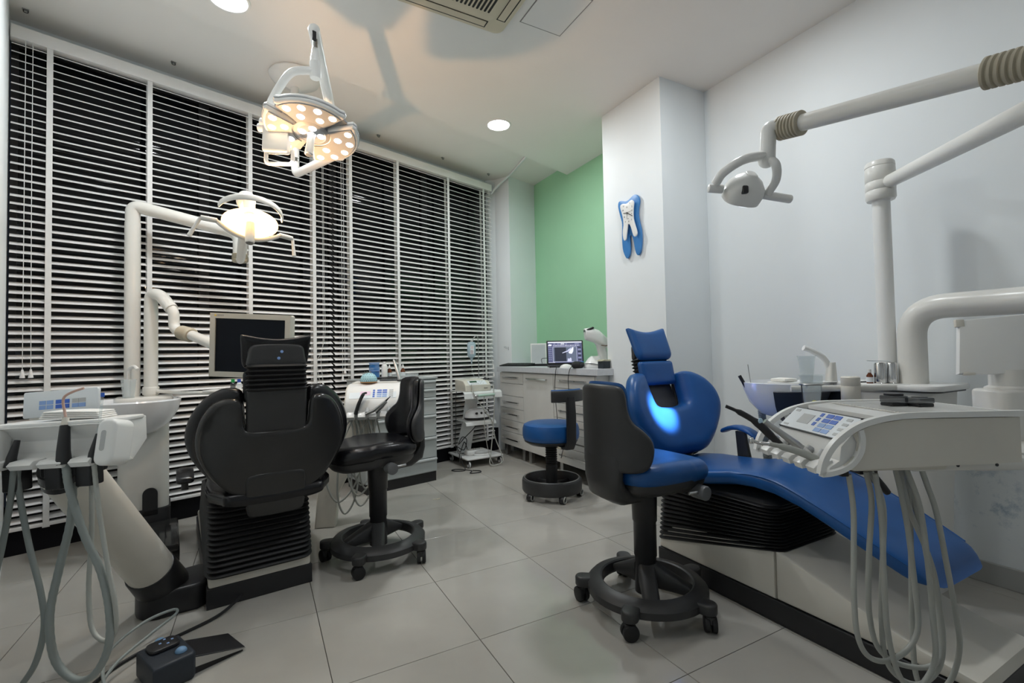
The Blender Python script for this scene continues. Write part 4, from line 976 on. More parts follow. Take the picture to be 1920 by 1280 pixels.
# assistant tips at the rim and their hoses
wmk('suction_grip', G().tube([(1.91, .40, .835), (1.885, .425, .905)], [.009, .008], 12), M['black'], u)
wmk('syringe_tip', G().tube([(1.915, .385, .86), (1.905, .392, .96)], .0018, 6), M['brushed'], u)
wmk('ribbed_hose', G().tube(spline([(1.955, .37, .80), (1.99, .39, .72), (2.035, .41, .62), (2.062, .42, .50), (2.068, .41, .34), (2.068, .37, .22), (2.065, .33, .18)], 16), [(.0135 if k % 2 else .0115) for k in range(97)], 12), M['hose_dark'], u, ang=15)
wmk('hose', G().tube(spline([(1.97, .36, .80), (2.01, .385, .70), (2.055, .40, .58), (2.085, .40, .40), (2.08, .36, .2)], 8), .008, 10), M['hose_dark'], u)
wmk('ribbed_hose', G().tube(spline([(2.0, .20, .78), (1.99, .19, .70), (2.0, .17, .58), (2.02, .15, .45), (2.1, .12, .3), (2.2, .1, .25)], 14), [(.0125 if k % 2 else .0105) for k in range(71)], 12), M['hose_dark'], u, ang=15)
# thick swan-neck pipe
wmk('swan_neck_pipe', G().tube(fillet([(2.30, -.115, .86), (2.30, -.115, 1.20), (2.30, -.48, 1.195), (2.18, -.72, 1.185), (2.10, -.80, 1.15), (2.04, -.74, .86), (1.85, -.555, .80)], .13, 10), .051, 28), M['offwhite'], u)
wmk('pipe_drop', G().tube(fillet([(2.03, -.735, 1.172), (1.90, -.70, 1.16), (1.84, -.53, 1.14), (1.84, -.53, 1.0)], .05), .040, 20), M['offwhite'], u) if False else None
# things on the deck
def cupobj(name, label, loc, r0, r1, h, lid=False):
    t = thing(name, label, 'cup', loc)
    mk('cup_wall', G().lathe([(0, .003), (r0-.001, .003), (r1-.001, h), (r1+.002, h+.002), (r1+.002, h+.005), (r1-.003, h+.004), (r0-.002, .005), (0, .005)], 32), M['clear'], t)
    mk('cup_base', G().lathe([(0, 0), (r0, 0), (r0+.0005, .004), (0, .004)], 32), M['clear'], t)
    return t
c = cupobj('plastic_cup', 'clear plastic cup hanging in a wire holder, yellow bit inside', (1.80, .035, .793), .029, .044, .125)
mk('yellow_scrap', G().sphere((.004, -.008, .017), .010, 10, 8, (1.2, 1, .9)), pm('yellow_scrap', (.75, .65, .05), .6, var=.15), c)
cupobj('plastic_cup', 'clear plastic cup standing on the oval bowl rim under the spout', (2.00, .165, .8787), .024, .036, .115)
tag(mk('gauze_stack', G().loft([(V((1.925, .255, .888)), V((0, .035, 0)), V((0, 0, .008)), 0), (V((1.955, .245, .889)), V((0, .040, 0)), V((0, 0, .010)), 0), (V((1.985, .235, .888)), V((0, .033, 0)), V((0, 0, .008)), 0)], 18, 4, .004, .004), pm('gauze', (.84, .83, .78), .9, var=.03, bump=.3, bscale=150)), 'small pile of white gauze on the oval bowl rim', 'gauze')
for k, (x, y) in enumerate(((2.208, -.03), (2.246, -.058))):
    t = thing('steel_beaker', ['upside-down steel beaker on the deck next to a brown bottle', 'upside-down steel beaker on the deck touching another beaker'][k], 'beaker', (x, y, .872), 0, 'steel beakers on the deck')
    mk('beaker_body', G().lathe([(.0215, 0), (.022, .002), (.0205, .085), (.017, .092), (0, .093)], 30), M['steel'], t)
    mk('rim', G().torus((0, 0, .002), .0218, .0016, 30, 6), M['steel'], t)
bt = thing('medicine_bottle', 'little brown glass bottle with pale label beside steel beakers', 'bottle', (2.187, .0, .872))
brown = pm('amber_glass', (.13, .035, .012), .12, var=.1)
mk('bottle_body', G().lathe([(0, 0), (.0125, 0), (.0125, .035), (.006, .045), (.006, .05), (0, .05)], 20), brown, bt)
mk('label_band', G().lathe([(.0129, .006), (.0129, .028)], 20), M['panel'], bt)
mk('cap', G().lathe([(.0075, .048), (.0075, .062), (0, .062)], 16), M['white'], bt)
tag(mk('mirror_handle', G().tube([(2.165, .0, .874+.100), (2.255, -.05, .874+.0945)], .0022, 8), M['panel']), 'thin white instrument laid across steel beakers', 'instrument')
tag(mk('forceps', G().tube([(2.185, .05, .876), (2.215, .035, .876), (2.24, .022, .876)], .003, 8), M['dark']), 'dark tweezers lying beside steel beakers', 'tweezers')
# ------------------------------------------------------------------ lamp
rl = thing('dental_lamp', 'white dental lamp with cool beam on a jointed pole by the white wall', 'lamp', (2.30, -.022, .872), 0)
wmk('pole', G().cyl((2.30, -.022, .872), (2.30, -.022, 1.71), .034, n=28), M['white'], rl)
wmk('pole_head', G().lathe([(0, 1.695), (.052, 1.70), (.057, 1.71), (.057, 1.742), (.0555, 1.744), (.057, 1.746), (.057, 1.782), (.0555, 1.784), (.057, 1.786), (.057, 1.848), (.0555, 1.85), (.057, 1.852), (.055, 1.87), (.05, 1.876), (0, 1.878)], 36, Tr(2.30, -.022, 0)), M['offwhite'], rl)
J = V((2.284, -.064, 1.772)); Eb = V((1.376, -.82, 1.60)); Et = V((1.377, -.822, 1.668))
wmk('lower_arm', G().tube([J, Eb+(Eb-J).normalized()*.02], .029, 24), M['offwhite'], rl)
wmk('elbow', G().cyl(Eb+V((0, 0, -.04)), Et+V((0, 0, .03)), .036, n=24, bev=.008), M['offwhite'], rl)
Ue = V((1.418, -.150, 1.800))
wmk('upper_arm', G().tube([Et, Ue], .0275, 24), M['offwhite'], rl)
def bellows_on(a, b, r, nr, mat, par, nm):
    a = V(a); b = V(b); d = b-a; L = d.length
    Mq = Matrix.Translation(a) @ d.to_track_quat('Z', 'Y').to_matrix().to_4x4()
    pr = [(0, 0)]
    for k in range(nr): pr += [(r*.86, L*(k+.05)/nr), (r, L*(k+.3)/nr), (r, L*(k+.7)/nr), (r*.86, L*(k+.95)/nr)]
    pr += [(0, L)]
    return wmk(nm, G().lathe(pr, 28, Mq), mat, par, ang=35)
ud = (Ue-Et).normalized()
bellows_on(Et+ud*.06, Et+ud*.185, .039, 9, M['rubber_tan'], rl, 'elbow_bellows')
bellows_on(Ue-ud*.035, Ue+ud*.05, .041, 7, M['rubber_tan'], rl, 'wrist_bellows')
nk0 = Ue+ud*.04
wmk('wrist', G().tube(fillet([nk0, V((1.388, -.082, 1.815)), V((1.392, -.072, 1.70))], .06, 10), .026, 22), M['white'], rl)
hc = V((1.350, -.010, 1.612))                     # lamp head centre
hx = V((.90, -.42, -.13)).normalized()            # tilt axis between the handles
nz_ = V((.25, .66, -.72)); nz_ = (nz_-hx*nz_.dot(hx)).normalized(); QM = frame(hc, hx, nz_.cross(hx))   # z = beam (down)
wmk('yoke', G().tube(spline([QM @ V((-.112, 0, -.005)), QM @ V((-.10, 0, -.05)), QM @ V((-.05, 0, -.102)), V((1.392, -.070, 1.722))], 7), .016, 14, flat=(1, 1)), M['white'], rl)
wmk('yoke', G().tube(spline([V((1.392, -.070, 1.712)), QM @ V((.065, 0, -.10)), QM @ V((.092, 0, -.05)), QM @ V((.088, 0, .005))], 7), .015, 14), M['white'], rl)
wmk('yoke_hub', G().sphere((1.392, -.070, 1.705), .029, 18, 12), M['white'], rl)
wmk('lamp_head', G().loft([(QM @ V((0, 0, .040)), hx*.066, QM.to_3x3() @ V((0, .052, 0)), 0), (QM @ V((0, 0, .012)), hx*.070, QM.to_3x3() @ V((0, .055, 0)), 0), (QM @ V((0, 0, -.015)), hx*.064, QM.to_3x3() @ V((0, .050, 0)), 0), (QM @ V((0, 0, -.040)), hx*.044, QM.to_3x3() @ V((0, .040, 0)), 0), (QM @ V((0, 0, -.054)), hx*.02, QM.to_3x3() @ V((0, .026, 0)), 0)], 32, 2.6, .006, .006), M['white'], rl)
wmk('lens', G().prism([(.056*math.cos(2*PI*k/28), .044*math.sin(2*PI*k/28)) for k in range(28)], .042, .048, QM), pm('lit_lens', (.8, .85, .9), .3, var=.03, emit=(.8, .9, 1.0), estr=3.0), rl)
light('right_lamp_beam', 'SPOT', QM @ V((0, 0, .052)), 900.0, (1.0, .68, .86), target=(1.64, .71, .705), spot_size=R(10.5), spot_blend=.75, shadow_soft_size=.02)
camdir = (V((-.2, -1.09, 1.03))-hc).normalized()
dm_ = frame(hc+QM.to_3x3() @ V((.005, 0, -.018)), hx, QM.to_3x3() @ V((0, 0, -1)))
ld3 = QM.to_3x3().inverted() @ camdir
wmk('switch', G().box(QM @ V((ld3.x*.060+.004, ld3.y*.053, ld3.z*.047)), (.020, .020, .028), math.atan2(hx.y, hx.x), .004), M['black'], rl)
for sg in (-1, 1):
    a = QM @ V((.075*sg, -.004, .012)); b = QM @ V(((.185 if sg > 0 else -.128), -.006, .016))
    wmk('handle', G().cyl(a, b, .0155, n=20, bev=.004), M['white'], rl)
# ------------------------------------------------------------------ delivery tray in front
_c = V((-.1998, -1.0903, 0)); rr_ = V((.881, -.473, 0)).normalized(); ff_ = V((.473, .881, 0)).normalized()
TM = frame(_c+ff_*1.15+V((0, 0, -.019)), rr_, ff_)                 # x along the tray, y across it, z up
TP = TM @ frame((0, 0, 0), (1, 0, 0), (0, 0, 1)) @ Matrix.Diagonal((1, 1, -1, 1))    # (x, z) outline, extruded along +y
rd = thing('delivery_unit', 'white instrument tray with keypad over the blue leg rest', 'instrument tray', TM @ V((1.20, .15, 0)), 0)
TW = .30
panel = [(.834, .838), (.842, .815), (.838, .79), (.815, .768), (.79, .750), (1.240, .762), (1.240, .872), (.96, .872), (.89, .862), (.855, .85)]
wmk('side_panel', G().prism(panel, .004, .010, TP), M['cream'], rd, smooth=False)
wmk('side_panel', G().prism(panel, TW-.010, TW-.004, TP), M['cream'], rd, smooth=False)
wmk('tray_body', G().prism([(.842, .815), (.838, .79), (.815, .768), (.79, .750), (1.235, .762), (1.235, .870), (.96, .870), (.87, .848)], .010, TW-.010, TP, bev=.004), M['white'], rd)
wmk('tray_top', G().prism([(.90, .8675), (1.245, .872), (1.245, .884), (.97, .884), (.90, .878)], .012, TW-.012, TP, bev=.003), M['white'], rd)
mt = wmk('ribbed_mat', G().box2((.96, .025, .884), (1.22, TW-.025, .886), M=TM), M['offwhite'], rd, smooth=False)
for k in range(22):
    wmk('rib', G().box2((.965, .030+k*.011, .886), (1.215, .035+k*.011, .8872), M=TM), M['white'], mt, smooth=False)
for y in (.0, TW):
    fl_ = [(.748, .742), (.757, .775), (.775, .805), (.800, .830), (.835, .853), (.875, .868), (.93, .878), (1.0, .8815), (1.25, .8815)]
    P = spline([TM @ V((x, y+.005, z)) for x, z in fl_], 5)
    g = G()
    def strip(g, P, up, hw, hh):
        vs = []; fs = []
        n = len(P)
        for i in range(n):
            t_ = (P[min(i+1, n-1)]-P[max(i-1, 0)]).normalized(); s_ = ff_; nrm = t_.cross(s_).normalized()
            for a, b in ((-hw, -hh), (hw, -hh), (hw, hh), (-hw, hh)): vs.append(P[i]+s_*a+nrm*b)
        for i in range(n-1):
            for k in range(4): fs.append([i*4+k, i*4+(k+1) % 4, (i+1)*4+(k+1) % 4, (i+1)*4+k])
        fs += [[0, 1, 2, 3], [(n-1)*4+k for k in range(4)]]
        return g.add(vs, fs)
    wmk('flange', strip(G(), P, None, .008, .007), M['white'], rd, ang=30)
    lp = [(.846, .848), (.850, .825), (.845, .795), (.826, .768), (.80, .752), (.77, .744), (.748, .742)]
    wmk('flange_loop', strip(G(), spline([TM @ V((x, y+.005, z)) for x, z in lp], 5), None, .008, .006), M['white'], rd, ang=30)
# sloped fascia with keypad and instrument wells
wmk('fascia', G().prism([(.870, .866), (.862, .866), (.805, .806), (.800, .772), (.775, .756), (.770, .742), (.80, .748), (.845, .79)], .012, TW-.012, TP, bev=.003), M['white'], rd)
e0 = V((.812, 0, .813)); e1 = V((.872, 0, .868)); du = (e1-e0).normalized()
KM = TM @ frame((e0+e1)/2+V((-.0045, TW/2, .0045)), (0, -1, 0), du)      # x towards the viewer's side, y up the slope
kp = wmk('keypad', G().prism(rrect(.262, .074, .003, 3), -.003, .003, KM), M['panel'], rd, smooth=False)
wmk('keypad_edge', G().box2((-.132, .037, -.002), (.132, .0395, .0035), M=KM).box2((-.132, -.0395, -.002), (.132, -.037, .0035), M=KM), M['black'], kp, smooth=False)
wmk('display', G().prism([(-.075, -.014), (-.025, -.014), (-.025, .020), (-.075, .020)], .003, .004, KM), M['btn_grey'], kp, smooth=False)
for r_ in range(4):
    y = .026-r_*.017
    wmk('button', G().prism(rrect(.012, .012, .001, 2, -.002, y), .003, .0042, KM), M['btn_blue'], kp, smooth=False) if r_ < 3 else None
    for c_ in range(2):
        wmk('button', G().prism(rrect(.026, .013, .001, 2, .030+c_*.030, y), .003, .0042, KM), M['btn_blue' if r_ < 2 else 'btn_light'], kp, smooth=False)
    wmk('button', G().prism(rrect(.02, .008, .001, 2, .103, y), .003, .004, KM), M['btn_grey'], kp, smooth=False)
wmk('badge', G().prism(rrect(.020, .008, .001, 2, -.112, .028), .003, .004, KM), M['btn_grey'], kp, smooth=False)
wmk('badge', G().prism(rrect(.022, .006, .001, 2, -.108, -.028), .003, .004, KM), M['btn_grey'], kp, smooth=False)
for k in range(5):
    y0 = .022+k*.054
    wmk('holder_finger', G().prism([(.79, .772), (.752, .762), (.742, .752), (.748, .738), (.80, .744)], y0, y0+.036, TP, bev=.003), M['white'], rd)
    wmk('holder_well', G().tube([TM @ V((.772, y0+.045, .752)), TM @ V((.800, y0+.045, .785))], [.012, .010], 14), M['btn_grey'], rd)
hp = wmk('scaler_handpiece', G().tube(spline([TM @ V(p) for p in ((.775, .20, .762), (.745, .205, .795), (.705, .215, .838), (.66, .225, .868), (.625, .235, .885))], 4), [.010]*5+[.0115]*4+[.0085]*4+[.005]*4, 14), M['black'], rd)
wmk('oval_inlay', G().sphere(TM @ V((.712, .209, .841)), .009, 16, 8, (1.1, .5, 1.3)), pm('pale_blue_inlay', (.45, .62, .72), .4), hp)
hp = wmk('micromotor_handpiece', G().tube([TM @ V(p) for p in ((.785, .115, .768), (.76, .12, .792), (.72, .125, .825), (.682, .13, .855))], [.011, .0105, .008, .007], 16), M['brushed'], rd)
wmk('collar', G().tube([TM @ V((.785, .115, .768)), TM @ V((.770, .118, .782))], .0122, 16), M['steel'], hp)
hp = wmk('turbine_handpiece', G().tube(spline([TM @ V(p) for p in ((.785, .06, .760), (.75, .07, .778), (.70, .08, .795), (.668, .085, .802))], 4), [.010]*5+[.009]*4+[.006]*4, 14), M['hose'], rd)
wmk('turbine_head', G().tube(spline([TM @ V(p) for p in ((.672, .085, .802), (.645, .09, .804), (.628, .092, .810))], 4), [.005]*4+[.0042]*4+[.0045], 12).cyl(TM @ V((.626, .092, .803)), TM @ V((.624, .092, .818)), .0068, n=14, bev=.0015), M['steel'], hp)
# arm under the tray, post, collar and viewing panel
wmk('under_plate', G().box2((.86, .05, .735), (1.10, .25, .756), bev=.005, M=TM), M['cream'], rd)
wmk('arm_link', G().box2((1.02, .06, .728), (1.34, .16, .760), bev=.008, M=TM), M['offwhite'], rd)
for x in (1.055, 1.135, 1.235):
    wmk('screw', G().cyl(TM @ V((x, .0585, .743)), TM @ V((x, .061, .743)), .006 if x < 1.1 else .004, n=12), M['black'], rd)
wmk('black_clamp', G().box2((.905, .09, .715), (.955, .14, .74), bev=.005, M=TM).box2((.83, .05, .722), (.85, .08, .742), bev=.003, M=TM), M['black'], rd)
wmk('clamp_grip', G().tube([TM @ V((.94, .11, .722)), TM @ V((.972, .10, .680)), TM @ V((.985, .10, .665))], [.013, .010, .008], 12), M['black'], rd)
pp = TM @ V((1.53, .30, 0)); 
wmk('post_housing', G().loft([(V((pp.x, pp.y, .70)), rr_*.075, ff_*.06, 0), (V((pp.x, pp.y, .885)), rr_*.075, ff_*.06, 0)], 28, 5, .01, .01), M['offwhite'], rd)
wmk('housing_arm', G().box2((1.22, .10, .715), (1.56, .33, .765), bev=.01, M=TM), M['offwhite'], rd)
wmk('post_collar', G().lathe([(0, .88), (.056, .88), (.058, .89), (.056, .90), (.046, .905), (.045, .955), (0, .955)], 30, Tr(pp.x, pp.y)), M['offwhite'], rd)
VM = frame(V((pp.x, pp.y, 1.025))-rr_*.035, rr_*1.0+ff_*-.35, V((0, 0, 1))+rr_*.22+ff_*.10)
vp = wmk('viewing_panel', G().prism([(-.105, -.085), (.10, -.085), (.105, .10), (-.085, .085)], -.012, .012, VM, bev=.005), M['white'], rd)
for (x, y) in ((-.08, -.085), (.03, -.085)):
    wmk('clip', G().box((x, y, .010), (.03, .008, .012), 0, .002, 2, VM), M['cream'], vp)
wmk('corner_clip', G().box((-.085, .076, .006), (.022, .024, .014), 0, .002, 2, VM), M['cream'], vp)
# hoses hanging in loops
def th(pts, r=.0065):
    d = 1.25
    P = [TM @ V(((px-960)*.001420, yy, 1.0642-(py-640)*.001420)) for px, py, yy in pts]
    wmk('hose', G().tube(spline(P, 8), r, 10), M['hose'], rd)
th([(1562, 878, .06), (1568, 940, .06), (1566, 1010, .06), (1563, 1100, .06), (1567, 1165, .06), (1590, 1205, .07), (1630, 1218, .08), (1680, 1205, .10), (1705, 1170, .11), (1708, 1100, .12), (1700, 1000, .12), (1690, 930, .12), (1680, 878, .12)])
th([(1604, 878, .08), (1612, 930, .08), (1605, 1010, .08), (1600, 1080, .08), (1605, 1140, .09), (1622, 1200, .10), (1660, 1235, .11), (1720, 1250, .12), (1755, 1235, .13), (1765, 1180, .14), (1760, 1100, .14), (1745, 1040, .14), (1715, 960, .14), (1698, 878, .14)])
th([(1610, 878, .06), (1618, 960, .06), (1618, 1050, .06), (1620, 1150, .06), (1640, 1230, .07), (1670, 1270, .08), (1700, 1262, .09), (1722, 1220, .09), (1727, 1150, .10), (1722, 1050, .10), (1712, 950, .10), (1690, 878, .10)])
th([(1618, 878, .09), (1638, 940, .09), (1635, 1020, .09), (1628, 1120, .09), (1635, 1215, .10), (1665, 1262, .11), (1712, 1280, .12), (1755, 1250, .13), (1768, 1180, .14), (1755, 1080, .15), (1740, 990, .15), (1712, 878, .15)])
th([(1716, 872, .10), (1726, 905, .10), (1748, 960, .11), (1768, 1050, .12), (1788, 1150, .13), (1800, 1220, .14), (1795, 1290, .16), (1770, 1330, .18), (1740, 1300, .18), (1735, 1200, .18), (1728, 1000, .16), (1715, 878, .14)])
# black plastic containers on the tray
bx_ = thing('bur_box', 'two small round black boxes with clear lids on the ribbed tray', 'box', TM @ V((1.075, .13, .8872)), CR) if False else None
for k, (x, y, hh, lab) in enumerate(((1.055, .155, .028, 'small black box with smoked lid on the ribbed white tray'), (1.105, .13, .024, 'small open black box with a tilted lid on the ribbed white tray'))):
    t = thing('plastic_box', lab, 'box', TM @ V((x, y, .8872)), CR+R(8*k), 'black boxes on the tray')
    mk('box_base', G().prism(rrect(.048, .042, .006), 0, .008, bev=.002), M['black'], t)
    mk('box_lid', G().prism(rrect(.050, .044, .006), .0085, hh, bev=.003), M['clearsmoke'], t)
    mk('lid_band', G().prism(rrect(.040, .034, .010), hh, hh+.006, bev=.002), M['black'], t) if k == 0 else mk('lid_label', G().prism(rrect(.030, .024, .004), hh, hh+.0015), M['dark'], t)
# ================================================================== WHITE CABINETS WITH WORKTOP
FX = 2.03; CT = .912
leg0 = None
def cabinet(label, y0, y1, fronts, handles, door=False, group='white base cabinets'):
    t = thing('base_cabinet', label, 'cabinet', ((FX+2.55)/2, (y0+y1)/2, 0), 0, group)
    wmk('carcass', G().box2((FX+.020, y0, .112), (2.585, y1, .855)), M['wcab'], t, smooth=False)
    for k, (za, zb) in enumerate(fronts):
        d = wmk('door' if door else 'drawer', G().box2((FX, y0+.002, za+.002), (FX+.018, y1-.002, zb-.002), bev=.0015), M['wcab'], t, smooth=False)
        hz = handles[k]
        if hz is None: continue
        w_ = (y1-y0)*.33
        ym = (y0+y1)/2
        wmk('handle', G().box2((FX-.024, ym-w_, hz-.006), (FX-.018, ym+w_, hz+.006), bev=.001).box2((FX-.020, ym-w_+.005, hz-.005), (FX+.001, ym-w_+.018, hz+.005)).box2((FX-.020, ym+w_-.018, hz-.005), (FX+.001, ym+w_-.005, hz+.005)), M['steel'], d, smooth=False)
    for (x, y) in ((FX+.05, y0+.06), (FX+.05, y1-.06), (2.50, y0+.06), (2.50, y1-.06)):
        wmk('leg', G().box2((x-.022, y-.022, 0), (x+.022, y+.022, .112), bev=.003), M['brushed'], t, smooth=False)
    return t
zs = [.852, .741, .615, .49, .37, .25, .115]
fr = [(zs[k+1], zs[k]) for k in range(6)]
cabinet('white gloss cabinet of drawers with five bar handles next to the blinds', 2.853, 3.345, fr, [.805, None, .555, .434, .305, .182])
cabinet('white gloss cabinet with one tall plain door between two drawer cabinets', 2.325, 2.850, [(.115, .852)], [.803], True)
cabinet('white gloss cabinet of six drawers beside the white pillar', 1.752, 2.322, fr, [.807, .674, .554, .435, .308, .187])
tag(mk('filler_panel', G().box2((FX+.005, 1.735, .06), (2.155, 1.7495, .855)), M['wcab'], smooth=False), 'narrow white end panel between drawers and pillar', 'panel')
tag(mk('plinth_board', G().box2((2.30, 1.80, 0), (2.32, 3.30, .105)), M['black'], smooth=False), 'dark recessed plinth board under the white cabinets', 'plinth')
tag(mk('worktop', G().prism([(2.0, 1.68), (2.155, 1.68), (2.155, 1.747), (2.588, 1.747), (2.588, 3.47), (2.20, 3.355), (2.0, 3.355)], .860, CT, bev=.003), M['counter'], smooth=False), 'grey laminate worktop over the white cabinets', 'worktop')
# --- things on the worktop
LA = math.atan2(-.157, .293)                    # laptop turned towards the room
lt = thing('laptop', 'open black laptop showing a dental X-ray on screen', 'laptop', (2.24, 2.43, CT), LA)
mk('keyboard_base', G().box2((-.165, -.215, 0), (.165, .02, .018), bev=.004), M['black'], lt)
mk('key_field', G().box2((-.15, -.12, .018), (.15, .0, .0195)), M['dark'], lt, smooth=False)
SM = frame((0, .035, .130), (1, 0, 0), (0, .20, 1))          # x right, y up, z to the viewer
ld_ = mk('lid', G().prism(rrect(.335, .225, .008), -.008, 0, SM, bev=.002), M['black'], lt)
def scr(c, s_): return pm('screen_'+str(len(bpy.data.materials)), (0.02, .02, .02), .3, emit=c, estr=s_)
sc_bg = scr((.10, .11, .22), .9); sc_w = scr((.85, .87, 1), 1.0); sc_m = scr((.30, .32, .50), .9); sc_d = scr((.02, .025, .05), .8); sc_g = scr((.13, .16, .24), .9); sc_l = scr((.62, .64, .85), 1.0)
def rect(x0, y0, x1, y1, z, m_, nm, par): return mk(nm, G().prism([(x0, y0), (x1, y0), (x1, y1), (x0, y1)], z, z+.0004, SM), m_, par, smooth=False)
sn = rect(-.155, -.095, .155, .100, .0003, sc_bg, 'screen', ld_)
def sp(x0, y0, x1, y1, m_, nm, z=.0009): return rect(x0, y0, x1, y1, z, m_, nm, lt)
def spart(pts, z, m_, nm):
    return mk(nm, G().prism(pts, z, z+.0004, SM), m_, ld_, smooth=False)
def q4(x0, y0, x1, y1): return [(x0, y0), (x1, y0), (x1, y1), (x0, y1)]
spart(q4(-.155, .090, .155, .100), .0009, sc_w, 'title_bar')
for k, (x0, x1, m_) in enumerate(((-.105, -.085, sc_m), (-.072, -.045, sc_m), (-.038, -.004, sc_w), (.004, .022, sc_m), (.09, .13, sc_m))): spart(q4(x0, .076, x1, .085), .0009, m_, 'menu_tab')
for k in range(16): spart(q4(-.108+k*.0155, .061, -.100+k*.0155, .069), .0009, sc_w if k % 3 else sc_l, 'tool_icon')
spart([(-.153, .062), (-.125, .062), (-.118, .074), (-.140, .080), (-.150, .074)], .0009, sc_w, 'app_logo')
spart(q4(-.112, -.088, .108, .054), .0009, sc_l, 'image_frame'); spart(q4(-.109, -.085, .105, .051), .0014, sc_g, 'xray_image')
spart(q4(-.095, -.082, .01, .048), .0019, sc_d, 'xray_shadow')
spart([(.040, -.012), (.030, .0), (.048, .020), (.070, .048), (.078, .048), (.078, .030), (.074, .008), (.062, -.014)], .0024, sc_w, 'xray_tooth')
spart([(.030, .028), (.062, .046), (.050, .020), (.034, .010), (-.026, -.008), (-.025, -.002), (.028, .020)], .0022, sc_l, 'xray_root')
spart([(.018, -.084), (.024, -.055), (.036, -.060), (.050, -.048), (.056, -.062), (.056, -.084)], .0024, sc_l, 'xray_crown')
for k in range(7):
    for j in range(2): spart(q4(-.150+j*.016, .045-k*.019, -.139+j*.016, .051-k*.019), .0009, sc_m, 'side_icon')
    spart(q4(.118, .040-k*.019, .146, .050-k*.019), .0009, sc_m if k % 2 else sc_d, 'side_icon')
for k in range(6): spart(q4(-.152+k*.010, -.094, -.146+k*.010, -.089), .0009, sc_w, 'task_icon')
def board(name, label, loc, rz, w_, d_, rows):
    t = thing(name, label, 'keyboard', loc, rz)
    mk('case', G().prism([(-d_/2, 0), (d_/2, 0), (d_/2, .030), (-d_/2, .012)], -w_/2, w_/2, frame((0, 0, 0), (0, 1, 0), (0, 0, 1)), bev=.002), M['black'], t)
    g = G(); k0 = None
    n = 15
    for i in range(n):
        for j in range(rows):
            x = -w_/2+.012+(w_-.024)*(i+.5)/n; y = -d_/2+.012+(d_-.024)*(j+.5)/rows
            if k0 is None: k0 = mk('key', G().box2((-.0075, -.0075, 0), (.0075, .0075, .006), bev=.001, seg=1), M['dark'], t, smooth=False); o = k0
            else: o = k0.copy(); col.objects.link(o)
            o.location = (x, y, .011+.018*(y+d_/2)/d_); o.rotation_euler = (R(7.5), 0, 0)
    return t
board('keyboard', 'black keyboard near the worktop edge by the blinds', (2.12, 3.13, CT), R(-72), .38, .13, 5)
pad_ = thing('tablet', 'flat black tablet lying behind the keyboard on the worktop', 'tablet', (2.37, 2.90, CT), R(-62))
mk('body', G().box2((-.12, -.10, 0), (.12, .10, .022), bev=.004), M['black'], pad_)
mk('screen', G().box2((-.108, -.088, .022), (.108, .088, .023)), M['shell'], pad_, smooth=False)
P = [(2.33, 2.98, CT+.026), (2.34, 3.0, CT+.07), (2.39, 2.95, CT+.075), (2.42, 2.86, CT+.05), (2.40, 2.83, CT+.026)]
tag(mk('cable_loop', G().tube(spline(P, 8), .003, 8), M['black']), 'loop of thin black cable resting on the tablet', 'cable')
wb = thing('display_board', 'upright white framed board standing behind the keyboard', 'board', (2.425, 3.20, CT), R(-32))
mk('frame', G().box2((-.085, -.006, 0), (.085, .012, .235), bev=.003), M['white'], wb)
mk('inner_sheet', G().box2((-.072, -.008, .012), (.072, -.005, .220)), pm('pale_grey_sheet', (.55, .58, .60), .5), wb, smooth=False)
tag(mk('paper_curl', G().tube(spline([(2.40, 2.73, CT+.03), (2.37, 2.68, CT+.012), (2.35, 2.62, CT+.006)], 6), .016, 10, flat=(.2, 1)), pm('pale_paper', (.60, .70, .68), .7)), 'curled pale sheet lying between tablet and laptop', 'paper')
ms = thing('computer_mouse', 'white computer mouse in front of the laptop', 'mouse', (2.055, 2.16, CT), R(60))
mk('shell', G().sphere((0, 0, 0), .034, 20, 8, (.95, 1.55, .95), 0, 1), M['white'], ms)
mk('wheel', G().cyl((-.003, .03, .026), (.003, .03, .026), .007, n=12), M['dark'], ms)
bg = thing('camera_pouch', 'crumpled black pouch with bright blue tag on the worktop', 'pouch', (2.05, 1.985, CT), R(40))
mk('bag', G().loft([(V((-.06, 0, .022)), V((0, .035, 0)), V((0, 0, .022)), 0), (V((-.02, .004, .028)), V((0, .042, 0)), V((0, 0, .028)), 0), (V((.02, -.004, .026)), V((0, .04, 0)), V((0, 0, .026)), 0), (V((.055, 0, .020)), V((0, .032, 0)), V((0, 0, .020)), 0)], 22, 3, .012, .012), pm('black_fabric', (.015, .015, .017), .8, var=.2, bump=.5, bscale=40), bg)
mk('blue_tag', G().box((.045, -.02, .050), (.035, .02, .006), R(-30), .002), pm('blue_tag', (.03, .22, .62), .5), bg)
sc_ = thing('desktop_scanner', 'white tabletop dental scanner with tilted head and black window', 'scanner', (2.19, 1.92, CT), R(-30))
mk('base', G().prism(rrect(.20, .20, .03), 0, .035, bev=.006), M['white'], sc_)
mk('turntable', G().loft([(V((-.03, -.01, .035)), V((.07, 0, 0)), V((0, .07, 0)), 0), (V((-.02, 0, .075)), V((.05, 0, 0)), V((0, .05, 0)), 0), (V((-.01, .01, .095)), V((.035, 0, 0)), V((0, .03, 0)), 0)], 24, 3), M['white'], sc_)
mk('neck', G().loft([(V((.05, .03, .03)), V((.045, 0, .0)), V((0, .045, 0)), 0), (V((.055, .03, .11)), V((.040, 0, .0)), V((0, .038, 0)), 0), (V((.04, .02, .17)), V((.042, 0, -.01)), V((0, .038, .01)), 0), (V((.015, .005, .205)), V((.045, 0, -.01)), V((0, .04, .01)), 0)], 24, 3), M['white'], sc_)
